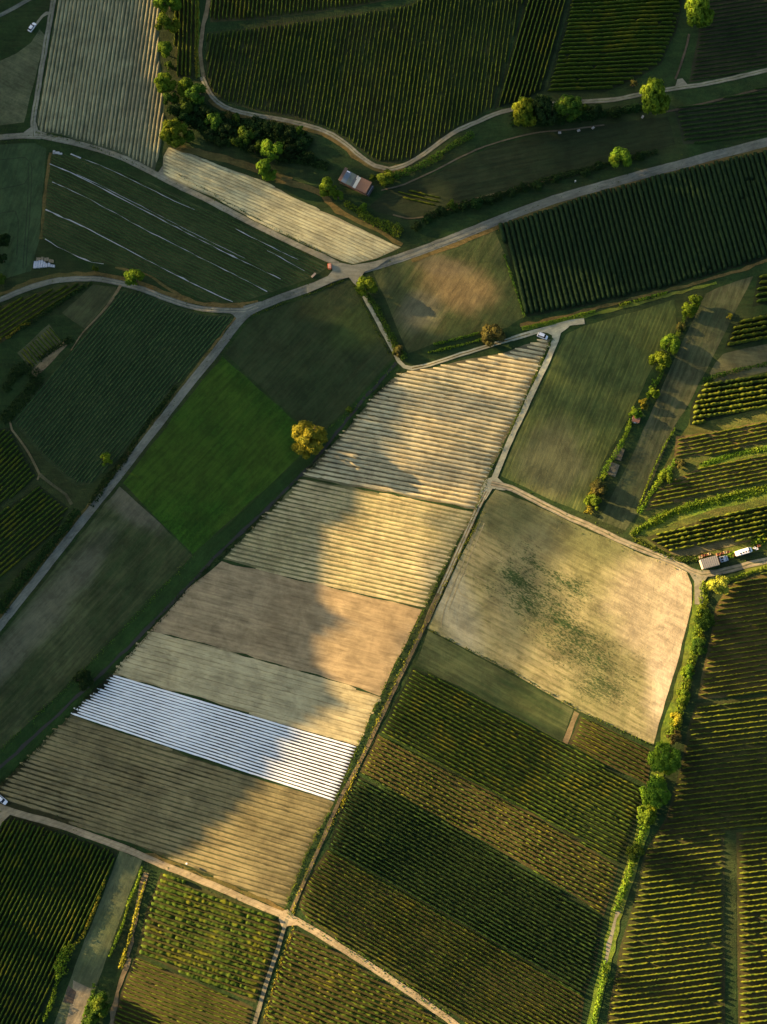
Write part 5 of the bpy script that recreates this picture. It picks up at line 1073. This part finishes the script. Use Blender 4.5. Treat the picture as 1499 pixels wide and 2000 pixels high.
# ------------------------------------------------------------------ long shed with patched roof
x, y = P(695, 356, 1.5); ax, ay = P(661, 340, 1.5); bx_, by_ = P(728, 373, 1.5); rz = math.atan2(by_-ay, bx_-ax); e = empty('long_shed', (x, y, H(x, y)+.04), rz)
tag(e, 'long low farm shed with patched roof of blue, white and rusty sheets', 'shed'); HX, HY = 6.5, 2.65
WOOD = plain('shed_wood', (.16, .095, .06), .85, 0, .4, 2); bm = bmesh.new()
box(bm, -HX+.2, HX-.2, -HY+.2, HY-.2, 0, 2.5, .02); wl = bm_obj('wall', bm, WOOD, e)
bm = bmesh.new(); box(bm, -2.0, .5, -HY+.15, -HY+.195, .05, 2.2); bm_obj('door', bm, plain('door_brown', (.10, .06, .04), .8), wl)
def corr(x0, x1, y0, y1, z, mat, nm='roof_sheet', sl=.07, tilt=0):
    bm = bmesh.new(); n_ = max(2, int((x1-x0)/.22)); top, bot = [], []
    for i in range(n_+1):
        xx = x0+(x1-x0)*i/n_; dz = .05*(i % 2)
        top.append([bm.verts.new((xx, yy, z+dz+(yy+HY)*sl)) for yy in (y0, y1)]); bot.append([bm.verts.new((xx, yy, z+dz-.04+(yy+HY)*sl)) for yy in (y0, y1)])
    for i in range(n_):
        bm.faces.new((top[i][0], top[i+1][0], top[i+1][1], top[i][1])); bm.faces.new((bot[i][0], bot[i][1], bot[i+1][1], bot[i+1][0]))
        for k in (0, 1): bm.faces.new((top[i][k], bot[i][k], bot[i+1][k], top[i+1][k]))
    bm.faces.new((top[0][0], top[0][1], bot[0][1], bot[0][0])); bm.faces.new((top[-1][0], bot[-1][0], bot[-1][1], top[-1][1]))
    bmesh.ops.recalc_face_normals(bm, faces=bm.faces[:]); return bm_obj(nm, bm, mat, e)
corr(-HX-.3, -HX+1.0, -HY-.1, HY+.9, 2.56, plain('roof_brown', (.12, .08, .06), .8, 0, .3, 2)); corr(-HX+1.02, -HX+3.2, -HY-.1, HY+.1, 2.56, plain('roof_blue', (.075, .13, .18), .6, 0, .3, 1.5)); corr(-HX+3.22, -HX+5.3, -HY-.1, HY+.1, 2.55, plain('roof_green_grey', (.085, .13, .12), .7, 0, .4, 1.2))
corr(-HX+5.32, -HX+6.5, -HY-.1, HY-.1, 2.56, plain('roof_slate', (.06, .085, .095), .7, 0, .4, 2)); corr(-HX+6.52, -HX+7.8, -HY-.2, HY-.2, 2.6, plain('roof_white', (.36, .41, .38), .5, 0, .2, 2)); corr(-HX+6.1, -HX+6.6, HY-1.5, HY, 2.72, plain('roof_white_b', (.33, .36, .34), .5))
corr(-HX+7.82, HX-.2, -HY-.1, HY+.1, 2.56, plain('roof_rust', (.13, .082, .058), .85, 0, .25, 1.5)); corr(-HX+1.2, -HX+2.6, HY-.5, HY-.1, 2.72, plain('sky_light', (.75, .8, .85), .3), 'skylight')
bm = bmesh.new(); box(bm, HX-.15, HX+.9, -HY+.4, HY-.3, .0, 1.6, .05); bm_obj('lean_to', bm, plain('lean_dark', (.05, .05, .05), .8), e)
bm = bmesh.new(); box(bm, HX+.4, HX+.5, -HY+.2, HY-.6, 1.63, 1.75, .02); bm_obj('gutter', bm, plain('gutter_grey', (.35, .38, .38), .5), e)

build_rows()
build_shade_screen()
